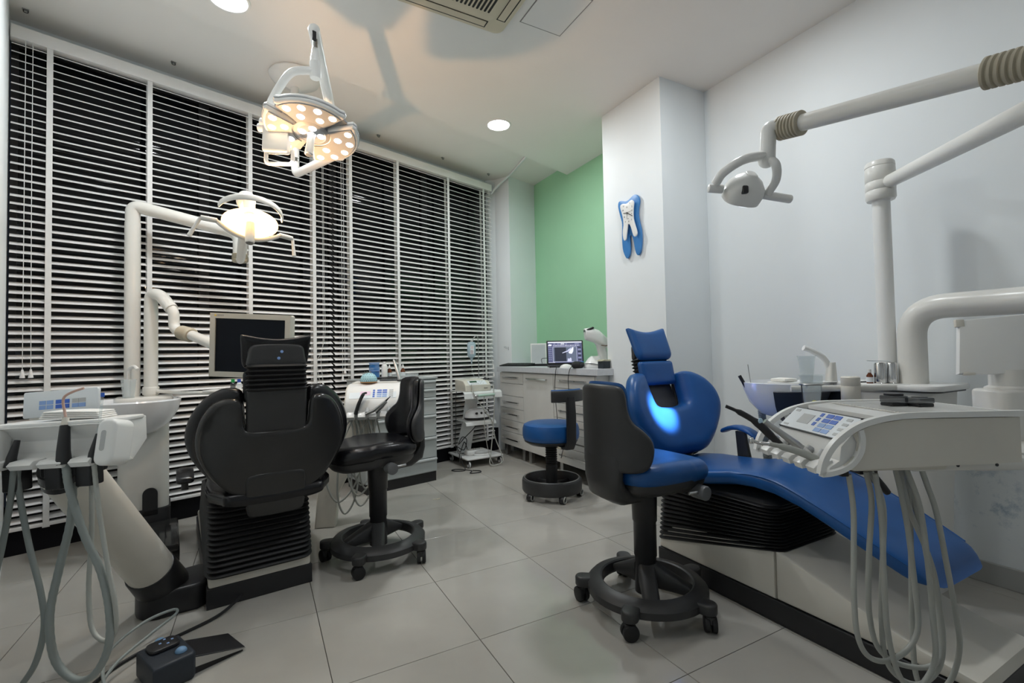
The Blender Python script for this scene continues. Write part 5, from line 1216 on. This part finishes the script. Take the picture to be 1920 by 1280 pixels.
mk('head', G().loft([(V((.095, .02, .20)), V((0, .060, 0)), V((-.025, 0, .055)), 0), (V((.04, .01, .235)), V((0, .075, 0)), V((-.022, 0, .068)), 0), (V((-.03, -.01, .262)), V((0, .075, 0)), V((-.015, 0, .062)), 0), (V((-.085, -.02, .270)), V((0, .064, 0)), V((-.005, 0, .048)), 0)], 28, 3.2, .012, .012), M['white'], sc_, ang=60)
mk('window', G().loft([(V((-.0975, -.03, .283)), V((0, .050, 0)), V((-.004, 0, .022)), 0), (V((-.03, -.03, .322)), V((0, .050, 0)), V((-.006, 0, .006)), 0)], 20, 4), M['black'], sc_)
mk('trim_line', G().tube(spline([(.09, -.045, .19), (.07, -.05, .175), (.03, -.055, .18)], 5), .003, 8), pm('bronze_trim', (.18, .10, .06), .4), sc_)
sb = thing('small_box', 'small dark box with cream paper sheets on top beside the pillar', 'box', (2.11, 1.735, CT), R(5))
mk('box_body', G().box2((-.035, -.03, 0), (.035, .03, .055), bev=.002), pm('dark_card', (.025, .032, .040), .6), sb)
for k in range(3): mk('sheet', G().box((.002*k, .0, .058+.004*k), (.085-.006*k, .06, .0035), R(6*k-5)), pm('cream_paper', (.62, .60, .45), .8), sb, smooth=False)
tag(mk('mouse_cable', G().tube(spline([(2.03, 2.20, CT+.006), (1.992, 2.205, CT+.008), (1.982, 2.215, CT-.06), (1.985, 2.23, .70), (1.985, 2.20, .45), (1.98, 2.22, .33)], 8), .003, 8), M['dark']), 'thin cable hanging from the mouse over the cabinet front', 'cable')
tag(mk('scanner_cable', G().tube(spline([(2.19, 1.80, CT+.005), (2.10, 1.85, CT+.035), (2.02, 1.95, CT+.03), (1.99, 2.0, CT+.006), (1.978, 2.02, CT-.07), (1.985, 2.03, .70), (1.985, 2.05, .50), (1.98, 2.10, .30), (1.985, 2.16, .17)], 8), .003, 8), M['dark']), 'thin cable hanging from the scanner over the drawers', 'cable')
# ================================================================== TOOTH CLOCK
CB = [(1.558, 2.133), (1.548, 2.143), (1.523, 2.141), (1.48, 2.125), (1.45, 2.126), (1.419, 2.138), (1.395, 2.145), (1.372, 2.14), (1.35, 2.119), (1.342, 2.085), (1.349, 2.055), (1.359, 2.016), (1.355, 1.966), (1.338, 1.903), (1.329, 1.844), (1.333, 1.776), (1.344, 1.733), (1.365, 1.71), (1.382, 1.72), (1.395, 1.748), (1.405, 1.8), (1.413, 1.835), (1.424, 1.858), (1.435, 1.867), (1.448, 1.859), (1.446, 1.813), (1.446, 1.766), (1.453, 1.73), (1.475, 1.707), (1.495, 1.721), (1.519, 1.769), (1.526, 1.817), (1.528, 1.882), (1.524, 1.946), (1.526, 1.985), (1.54, 2.028), (1.554, 2.075), (1.561, 2.108)]
CW = [(1.512, 2.094), (1.505, 2.103), (1.484, 2.104), (1.453, 2.095), (1.429, 2.097), (1.408, 2.105), (1.39, 2.104), (1.376, 2.092), (1.373, 2.074), (1.379, 2.039), (1.382, 2.002), (1.38, 1.969), (1.37, 1.933), (1.354, 1.888), (1.348, 1.862), (1.353, 1.845), (1.368, 1.839), (1.382, 1.847), (1.393, 1.873), (1.406, 1.913), (1.417, 1.935), (1.429, 1.944), (1.438, 1.938), (1.445, 1.906), (1.453, 1.87), (1.458, 1.842), (1.472, 1.833), (1.485, 1.844), (1.492, 1.875), (1.491, 1.913), (1.483, 1.945), (1.484, 1.98), (1.49, 2.011), (1.501, 2.048), (1.511, 2.077)]
CN = {'12': (1.443, 2.067), '1': (1.412, 2.087), '2': (1.391, 2.058), '3': (1.392, 2.03), '4': (1.396, 2.008), '5': (1.397, 1.967), '6': (1.426, 1.962), '7': (1.462, 1.965), '8': (1.47, 2.003), '10': (1.485, 2.054), '11': (1.477, 2.083)}
ck = thing('wall_clock', 'tooth-shaped wall clock, white tooth on a larger blue tooth', 'clock', (2.157, 1.44, 2.026))
CM = frame((2.157, 1.44, 2.026), (0, -1, 0), (0, 0, 1))       # x to the viewer's right, y up, z off the wall
cv = lambda P: [(-(y-1.44), z-2.026) for y, z in P]
wmk('blue_board', G().prism(smoothpoly(cv(CB), 2), .008, .020, CM, bev=.0015), M['blueclock'], ck, ang=25)
cf = wmk('white_face', G().prism(smoothpoly(cv(CW), 2), .036, .044, CM, bev=.0012), M['white'], ck, ang=25)
wmk('spacer', G().cyl(CM @ V((0, 0, 0)), CM @ V((0, 0, .036)), .02, n=20), M['dark'], ck)
for nme, (y, z) in CN.items():
    o = textmesh(nme, .016, M['blackprint'], 'numeral', ck, CM @ Tr(-(y-1.44), z-2.026, .0442)); o.data.transform(parent_matrix(ck).inverted())
for (y, z, r_, nm) in ((1.386, 1.99, .0022, 'minute_hand'), (1.478, 2.032, .0016, 'hour_hand'), (1.442, 1.980, .0010, 'second_hand'), (1.392, 2.030, .0007, 'alarm_hand')):
    a = CM @ V((0, 0, .047)); b = CM @ V((-(y-1.44), z-2.026, .047)); wmk(nm, G().tube([a, b], [r_*1.3, r_], 6), M['blackprint'], cf)
wmk('hub', G().cyl(CM @ V((0, 0, .044)), CM @ V((0, 0, .050)), .005, n=14), M['blackprint'], cf)
wmk('mark', G().prism(rrect(.005, .008, .001, 2, .009, -.044), .0441, .0446, CM), M['blackprint'], cf, smooth=False)
# ================================================================== BLUE ROUND STOOL
bs = thing('round_stool', 'round blue stool with a small curved back on a wide ring base', 'stool', (1.665, 1.81, 0), 0)
mk('base_ring', G().lathe([(.185, .052), (.19, .132), (.196, .140), (.212, .134), (.216, .120), (.216, .060), (.210, .048), (.19, .046), (.185, .052)], 48), M['dark'], bs)
mk('chrome_rim', G().torus((0, 0, .1405), .197, .004, 48, 8), M['brushed'], bs)
g = G()
for k in range(5):
    a = R(90+72*k); d = V((math.cos(a), math.sin(a), 0))
    g.loft([(d*.03+V((0, 0, .085)), V((-d.y, d.x, 0))*.022, V((0, 0, .02)), 0), (d*.19+V((0, 0, .075)), V((-d.y, d.x, 0))*.018, V((0, 0, .014)), 0)], 14, 4)
mk('spokes', g, M['black'], bs)
for k in range(5):
    a = R(-101.6+72*k); c = V((math.cos(a)*.198, math.sin(a)*.198, .0275)); wa = R(-60); ax = V((math.cos(wa), math.sin(wa), 0))
    cs = mk('caster_fork', G().cyl(c+V((0, 0, .0)), c+V((0, 0, .05)), .011, n=12), M['black'], bs)
    mk('wheel', G().cyl(c-ax*.018, c+ax*.018, .0275, n=22, bev=.004), M['black'], cs)
    for s_ in (-1, 1): mk('wheel_rim', G().torus(c+ax*.0185*s_, .0205, .0045, 22, 8, ax.to_track_quat('Z', 'Y').to_matrix().to_4x4()), M['hose'], cs)
pr = [(0, .07), (.042, .07), (.042, .22)]
for k in range(9): pr += [(.036, .228+k*.016), (.043, .234+k*.016), (.043, .238+k*.016)]
pr += [(.036, .375), (0, .375)]
mk('column', G().lathe(pr, 28), M['rubber'], bs, ang=25)
mk('seat_pan', G().lathe([(0, .362), (.06, .366), (.16, .382), (.192, .402), (.195, .412), (0, .412)], 44), M['black'], bs)
mk('seat', G().lathe([(0, .410), (.19, .410), (.202, .425), (.206, .450), (.205, .495), (.196, .522), (.17, .534), (.09, .540), (0, .541)], 48), M['leather_blue'], bs)
mk('lever', G().cyl((-.05, -.16, .385), (-.055, -.205, .382), .007, n=10, bev=.002), M['rubber_tan'], bs)
mk('back_post', G().loft([(V((.02, -.12, .372)), V((.038, 0, 0)), V((0, .01, .012)), 0), (V((.02, -.20, .378)), V((.038, 0, 0)), V((0, .012, .012)), 0), (V((.02, -.228, .42)), V((.038, 0, 0)), V((0, .012, .004)), 0), (V((.02, -.232, .60)), V((.038, 0, 0)), V((0, .011, 0)), 0), (V((.02, -.225, .73)), V((.036, 0, 0)), V((0, .010, 0)), 0)], 20, 5), M['black'], bs, ang=50)
def arc_pad(r_, h, z, a0, a1, rw, mat, nm):
    secs = []
    for k in range(15):
        a = a0+(a1-a0)*k/14; d = V((math.cos(a), math.sin(a), 0)); secs.append((V((.02, 0, z))+d*r_, d*rw, V((0, 0, h)), 0))
    return mk(nm, G().loft(secs, 20, 4, .006, .006), mat, bs, ang=50)
arc_pad(.222, .040, .735, R(-90-34), R(-90+34), .012, M['dark'], 'back_shell')
arc_pad(.206, .042, .740, R(-90-34), R(-90+34), .014, M['leather_blue'], 'back_pad')
# ================================================================== GREY DRAWER CABINET
GA = R(13)
gc = thing('drawer_cabinet', 'grey metal cabinet of drawers with white lip handles in front of the blinds', 'cabinet', (1.10, 2.672, 0), GA)
gw, gd, gh = .62, .36, .845                                     # local: x from -gw to 0, y from 0 to gd
lipm = pm('white_lip', (.62, .65, .66), .35, var=.02)
mk('plinth', G().box2((-gw+.01, .015, 0), (-.008, gd, .078)), M['black'], gc, smooth=False)
mk('carcass', G().box2((-gw, .012, .078), (0, gd, gh), bev=.003), M['gcab'], gc, smooth=False)
for (za, zb) in ((.765, .832), (.694, .760), (.552, .688), (.372, .546), (.200, .366), (.086, .194)):
    d = mk('drawer', G().box2((-gw+.014, 0, za), (-.014, .014, zb), bev=.002), M['gcab'], gc, smooth=False)
    mk('lip_handle', G().box2((-gw+.014, -.016, zb-.016), (-.012, .004, zb), bev=.003), lipm, d)
mk('top_plate', G().box2((-gw-.006, -.008, gh), (.006, gd, gh+.012), bev=.003), M['gcab'], gc, smooth=False)
mk('side_hinge', G().box2((.0, .02, .70), (.006, .04, .80), bev=.001), M['brushed'], gc, smooth=False)
GM = Tr(1.10, 2.672, 0) @ Rz(GA); GT = gh+.012
def on(x, y): p = GM @ V((x, y, GT)); return p
t = thing('dispenser_bottle', 'translucent blue plastic container on the grey cabinet', 'container', on(-.42, .28), GA)
mk('body', G().loft([(V((0, 0, .0)), V((.04, 0, 0)), V((0, .03, 0)), 0), (V((0, 0, .06)), V((.036, 0, 0)), V((0, .028, 0)), 0), (V((0, 0, .065)), V((.039, 0, 0)), V((0, .030, 0)), 0), (V((0, 0, .125)), V((.037, 0, 0)), V((0, .028, 0)), 0)], 24, 4), M['clearblue'], t)
mk('rim', G().loft([(V((0, 0, .122)), V((.040, 0, 0)), V((0, .031, 0)), 0), (V((0, 0, .130)), V((.040, 0, 0)), V((0, .031, 0)), 0)], 24, 4), M['btn_light'], t)
mk('ridge', G().loft([(V((0, 0, .060)), V((.041, 0, 0)), V((0, .032, 0)), 0), (V((0, 0, .066)), V((.041, 0, 0)), V((0, .032, 0)), 0)], 24, 4), M['btn_light'], t)
for k, (x, y, h, lab) in enumerate(((-.375, .33, .115, 'white bottle with red spot on its label on the grey cabinet'), (-.345, .25, .135, 'tall plain white bottle with notched cap on the grey cabinet'))):
    t = thing('white_bottle', lab, 'bottle', on(x, y), GA, 'white bottles on the grey cabinet')
    mk('body', G().lathe([(0, 0), (.024, 0), (.025, .004), (.025, h*.72), (.018, h*.82), (.011, h*.86), (0, h*.86)], 24), M['white'], t)
    mk('cap', G().lathe([(.013, h*.85), (.013, h*.98), (.010, h), (0, h)], 18), M['white'], t)
    if k == 0: mk('red_mark', G().lathe([(.0253, h*.35), (.0253, h*.5)], 20, None, R(-120), R(-60)), pm('red_print', (.6, .03, .03), .5), t)
for k, (x, y, lab) in enumerate(((-.275, .30, 'small brown bottle with white dropper cap beside the white bottle'), (-.150, .30, 'small brown bottle with white dropper cap over the clear tray end'))):
    t = thing('brown_bottle', lab, 'bottle', on(x, y), GA, 'brown bottles on the grey cabinet')
    mk('body', G().lathe([(0, 0), (.019, 0), (.020, .003), (.020, .055), (.010, .072), (.010, .078), (0, .078)], 22), brown, t)
    mk('label_band', G().lathe([(.0204, .012), (.0204, .042)], 22), M['panel'], t)
    mk('cap', G().lathe([(.011, .077), (.011, .090), (.006, .096), (.005, .108), (0, .109)], 16), M['white'], t)
t = thing('clear_tray', 'long clear plastic tray on the grey cabinet in front of brown bottles', 'tray', on(-.19, .19), GA)
mk('tray_floor', G().box2((-.10, -.05, 0), (.10, .05, .003)), M['clear'], t, smooth=False)
for q in ((-.10, -.05, .10, -.047), (-.10, .047, .10, .05), (-.10, -.05, -.097, .05), (.097, -.05, .10, .05)): mk('tray_wall', G().box2((q[0], q[1], .003), (q[2], q[3], .032)), M['clear'], t, smooth=False)
t = thing('dark_tray', 'flat dark instrument tray at the front of the grey cabinet', 'tray', on(-.44, .11), GA)
mk('body', G().box2((-.12, -.07, 0), (.12, .07, .010), bev=.003), M['black'], t)
mk('rim', G().box2((-.125, -.075, .010), (.125, .075, .014), bev=.002), M['dark'], t)
t = thing('curing_pen', 'slim grey metal curing pen leaning on a stand by the grey cabinet', 'instrument', DM @ V((.155, .12, .874)), 0)
wmk('stand', G().cyl(DM @ V((.150, .16, .874)), DM @ V((.150, .16, .884)), .016, n=18, bev=.002), M['dark'], t)
wmk('pen_body', G().tube([DM @ V((.152, .155, .882)), DM @ V((.138, .17, .93)), DM @ V((.120, .19, .99)), DM @ V((.112, .20, 1.012))], [.011, .011, .009, .006], 14), M['brushed'], t)
# side tray with two little bottles behind the black chair
t = thing('side_tray', 'small white tray on a bracket behind the black chair', 'tray', (-.365, 2.13, .858), R(-22))
mk('plate', G().prism(rrect(.23, .14, .02), -.010, 0, bev=.003), M['white'], t)
wmk('bracket_arm', G().tube(fillet([(-.7725, 2.395, .858), (-.62, 2.30, .840), (-.40, 2.15, .840)], .05), .011, 12), M['offwhite'], t)
wmk('clamp', G().cyl((-.7725, 2.395, .835), (-.7725, 2.395, .880), .041, n=24, bev=.003), M['offwhite'], t)
for k, (x, y, c, lab) in enumerate(((-.340, 2.11, (.02, .30, .08), 'little bottle with green cap behind the black chair'), (-.308, 2.095, (.03, .08, .45), 'little bottle with blue cap behind the black chair'))):
    t = thing('small_bottle', lab, 'bottle', (x, y, .858), 0, 'bottles behind the black chair')
    mk('body', G().lathe([(0, 0), (.0135, 0), (.0135, .034), (.007, .042), (0, .042)], 18), M['clearsmoke'] if k == 0 else M['panel'], t)
    mk('cap', G().lathe([(.0095, .041), (.0095, .060), (0, .061)], 16), pm('cap_%d' % k, c, .4), t)
# ================================================================== EQUIPMENT TROLLEY
tr_ = thing('equipment_trolley', 'white sheet-metal trolley with three shelves on casters', 'trolley', (1.635, 3.12, 0), R(4))
tw = pm('white_powder_coat', (.72, .74, .74), .4, var=.015)
mk('base_plate', G().prism(rrect(.39, .43, .02), .072, .086, bev=.004), tw, tr_)
def shelf(z, w_, d_, lip, yoff):
    g = G().box2((-w_/2, -d_/2+yoff, z), (w_/2, d_/2+yoff, z+.006))
    # front lip folded down in a curve
    P = [(-d_/2+yoff-.0, z+.006), (-d_/2+yoff-.02, z+.002), (-d_/2+yoff-.035, z-.012), (-d_/2+yoff-.042, z-lip)]
    P2 = [(y+.005, zz-.004) for y, zz in P[::-1]]
    g.prism(P+P2, -w_/2-.01, w_/2+.01, frame((0, 0, 0), (0, 1, 0), (0, 0, 1)))
    return g
mk('shelf', shelf(.690, .38, .30, .060, 0), tw, tr_, smooth=False)
mk('shelf', shelf(.405, .30, .24, .030, .02), tw, tr_, smooth=False)
g = G().loft([(V((-.08, .10, .086)), V((.075, 0, 0)), V((0, .012, 0)), 0), (V((-.03, .06, .405)), V((.070, 0, 0)), V((0, .012, 0)), 0), (V((.01, .05, .695)), V((.065, 0, 0)), V((0, .012, 0)), 0)], 16, 8)
sp_ = mk('spine_plate', g, tw, tr_)
for s_ in (-1, 1):
    for k in range(9):
        q = (k+.5)/9; z = .12+.55*q; x = -.08+.09*q+s_*.048; y = .10-.05*q-.0135
        mk('slot', G().box2((x-.003, y-.001, z), (x+.003, y+.001, z+.03)), M['black'], sp_, smooth=False)
for (x, y) in ((-.165, -.185), (.165, -.185), (-.165, .185), (.165, .185)):
    f = mk('caster_fork', G().cyl((x, y, .05), (x, y, .074), .012, n=12).box((x, y, .045), (.036, .03, .022), 0, .003), M['black'], tr_)
    mk('wheel', G().cyl((x-.010, y, .030), (x+.010, y, .030), .030, n=22, bev=.004), tw, f)
    for s_ in (-1, 1): mk('wheel_tread', G().torus((x+.008*s_, y, .030), .0265, .004, 22, 8, Matrix.Rotation(R(90), 4, 'Y')), M['black'], f)
mk('drip_pole', G().tube(spline([(.085, .06, .696), (.085, .06, 1.0), (.083, .06, 1.19), (.07, .06, 1.222), (.045, .06, 1.215), (.018, .06, 1.168), (.008, .06, 1.165)], 6), .0042, 8), M['brushed'], tr_)
TRM = Tr(1.635, 3.12, 0) @ Rz(R(4))
def ont(x, y, z): return TRM @ V((x, y, z))
# rack handle on the lip
hd_ = mk('handle_bar', G().tube(fillet([(-.10, -.186, .655), (-.10, -.215, .655), (.105, -.215, .660), (.105, -.186, .660)], .015), .010, 12), M['steel'], tr_)
mk('green_sleeve', G().tube([(-.075, -.217, .6555), (.10, -.217, .660)], .0125, 12), pm('pale_green_plastic', (.40, .55, .48), .35), hd_)
# pump unit
pu = thing('pump_console', 'cream console with green display and keypad on the trolley top', 'console', ont(-.045, -.05, .696), R(4))
mk('case', G().prism([(-.115, 0), (.115, 0), (.115, .065), (.045, .112), (-.115, .118)], -.135, .135, frame((0, 0, 0), (0, -1, 0), (0, 0, 1)), bev=.008, seg=3), M['cream'], pu) if False else None
Pp = [(-.115, 0), (-.115, .055), (-.06, .098), (.115, .108), (.115, 0)]       # (y, z)
mk('case', G().prism(Pp, -.13, .14, frame((0, 0, 0), (0, 1, 0), (0, 0, 1)), bev=.008, seg=3), pm('cream_case', (.66, .64, .56), .45, var=.02), pu)
UM = frame((.005, -.088, .0772), (1, 0, 0), (0, .055, .043))
mk('keypad', G().prism(rrect(.19, .060, .004), 0, .0018, UM), M['panel'], pu, smooth=False)
mk('display', G().prism([(-.075, .002), (.0, .002), (.0, .024), (-.075, .024)], .0018, .0026, UM), pm('green_lcd', (.02, .07, .03), .3), pu, smooth=False)
for k in range(5): mk('key', G().prism(rrect(.011, .008, .001, 2, -.06+k*.017, -.014), .0018, .0028, UM), M['btn_grey'], pu, smooth=False)
for (x, y) in ((.03, .018), (.045, .004), (.03, -.012), (.06, .018), (.06, -.012)): mk('key', G().prism(rrect(.009, .007, .001, 2, x, y), .0018, .0028, UM), M['btn_grey'], pu, smooth=False)
mk('roller_head', G().cyl((.125, -.06, .09), (.125, -.02, .105), .020, n=18, bev=.003), M['dark'], pu)
mk('side_slot', G().box((.141, -.04, .06), (.004, .012, .05), 0, .001), M['black'], pu)
mk('logo_script', G().tube(spline([(.070, -.1158, .034), (.066, -.1158, .024), (.074, -.1158, .020), (.078, -.1158, .028), (.084, -.1158, .022), (.090, -.1158, .029), (.096, -.1158, .022), (.104, -.1158, .028)], 5), .0013, 6), M['dark'], pu)
# domed device on the middle shelf
sd = thing('domed_device', 'white domed device with black base and knobs on the middle shelf', 'device', ont(.02, -.01, .411), R(4))
mk('base', G().lathe([(0, 0), (.118, 0), (.128, .012), (.130, .028), (0, .028)], 36, Matrix.Diagonal((1, .78, 1, 1))), M['black'], sd)
mk('dome', G().lathe([(.131, .026), (.128, .05), (.110, .085), (.075, .105), (0, .112)], 36, Matrix.Diagonal((1, .78, 1, 1))), M['porcelain'], sd)
for k in range(3):
    x = -.05+k*.05; mk('knob', G().cyl((x, -.078, .066), (x, -.098, .070), .011, n=16, bev=.002), M['black'], sd)
mk('side_knob', G().cyl((.115, .02, .07), (.14, .02, .075), .013, n=14, bev=.002), M['black'], sd)
# foot switch on the base plate
fs_ = thing('foot_switch', 'white foot switch with grey oval pedal on the trolley base', 'foot switch', ont(-.02, -.07, .086), R(4))
mk('body', G().prism(rrect(.21, .11, .035, 6, 0, .03), 0, .045, bev=.012, seg=3), tw, fs_)
mk('oval_pedal', G().lathe([(0, .008), (.075, .008), (.082, .020), (.078, .036), (.06, .042), (0, .044)], 32, Tr(.04, -.045, 0) @ Matrix.Diagonal((1, .62, 1, 1))), M['btn_grey'], fs_)
mk('oval_rim', G().lathe([(0, 0), (.088, 0), (.090, .012), (.08, .018), (0, .018)], 32, Tr(.04, -.045, 0) @ Matrix.Diagonal((1, .64, 1, 1))), tw, fs_)
for x in (-.07, .0, .07): mk('button', G().cyl((x, .05, .043), (x, .05, .050), .014, n=16, bev=.002), M['hose'], fs_)
# drip bottle
db = thing('drip_bottle', 'bluish drip bottle with printed label hanging from the trolley hook', 'drip bottle', ont(.008, .06, .98), R(4))
mk('bottle_body', G().loft([(V((0, 0, .035)), V((.030, 0, 0)), V((0, .02, 0)), 0), (V((0, 0, .055)), V((.042, 0, 0)), V((0, .027, 0)), 0), (V((0, 0, .165)), V((.042, 0, 0)), V((0, .027, 0)), 0), (V((0, 0, .178)), V((.034, 0, 0)), V((0, .02, 0)), 0)], 28, 3.2, .006, .006), M['drip'], db)
mk('neck', G().lathe([(0, -.03), (.006, -.03), (.008, 0), (.014, .012), (.016, .036), (0, .036)], 18), M['drip'], db)
lb = mk('label_sheet', G().box2((-.028, -.0288, .062), (.014, -.0278, .150)), M['panel'], db, smooth=False)
redp = pm('red_grey_print', (.35, .20, .22), .6)
for k in range(4): mk('print_line', G().box2((-.024, -.0293, .068+k*.010), (.006-.004*(k % 2), -.0288, .073+k*.010)), redp, lb, smooth=False)
mk('print_line', G().box2((-.020, -.0293, .118), (.006, -.0288, .140)), pm('pale_pink_print', (.66, .55, .58), .6), lb, smooth=False)
mk('hang_tab', G().torus((0, 0, .190), .008, .002, 16, 6, Matrix.Rotation(R(90), 4, 'X')), M['white'], db)
mk('drip_line', G().tube(spline([(0, 0, -.03), (.0, -.005, -.10), (.02, -.02, -.16), (.05, -.04, -.175)], 6), .0022, 8), M['clear'], db)
# tubes and cables of the trolley
def cabl(name, label, pts, r, mat, k=8):
    return tag(mk(name, G().tube(spline([ont(*p) for p in pts], k), r, 8), mat), label, 'cable')
cabl('motor_hose', 'long grey hose looping down from the cream console', [(-.12, -.17, .76), (-.10, -.20, .66), (.02, -.215, .48), (.08, -.20, .40), (.11, -.20, .25), (.16, -.225, .10), (.15, -.26, .03), (.06, -.27, .010), (.02, -.25, .03), (.05, -.22, .12), (.09, -.20, .35), (.095, -.225, .60), (.11, -.18, .75)], .0048, M['hose'])
cabl('thin_hose', 'thin clear tube hanging down between the trolley shelves', [(.0, -.20, .655), (-.01, -.21, .50), (-.005, -.22, .30), (.02, -.23, .13), (.05, -.255, .02)], .003, M['hose'])
cabl('power_cable', 'black power cable hanging behind the trolley shelf', [(-.19, .0, .69), (-.21, -.02, .60), (-.20, .0, .40), (-.21, .0, .20), (-.17, .02, .095)], .003, M['black'])
cabl('tangled_cable', 'black cable tangled around the trolley spine', [(.06, .02, .40), (-.02, -.02, .33), (-.12, -.02, .25), (-.20, -.05, .20), (-.15, -.03, .26), (-.09, .0, .22), (-.14, -.04, .14), (-.22, -.06, .18), (-.17, -.02, .12), (-.10, .03, .20), (-.06, .05, .10), (-.13, .0, .10), (-.215, -.10, .12), (-.24, -.16, .05)], .0042, M['black'])
cabl('floor_cable', 'black cable curled on the tiles in front of the trolley', [(-.20, -.10, .10), (-.235, -.20, .05), (-.24, -.26, .007), (-.32, -.24, .006), (-.34, -.19, .006), (-.29, -.18, .006), (-.24, -.24, .007), (-.20, -.31, .006), (-.25, -.38, .006), (-.17, -.40, .006), (-.14, -.36, .006), (-.19, -.31, .007)], .004, M['black'])
# scrap on the floor
tag(mk('paper_scrap', G().box((.918, 2.185, .0012), (.05, .008, .002), R(-12)).box((.93, 2.18, .0024), (.03, .007, .002), R(25)), pm('straw_scrap', (.62, .58, .46), .8), smooth=False), 'tiny pale scrap lying on the floor tiles', 'scrap')
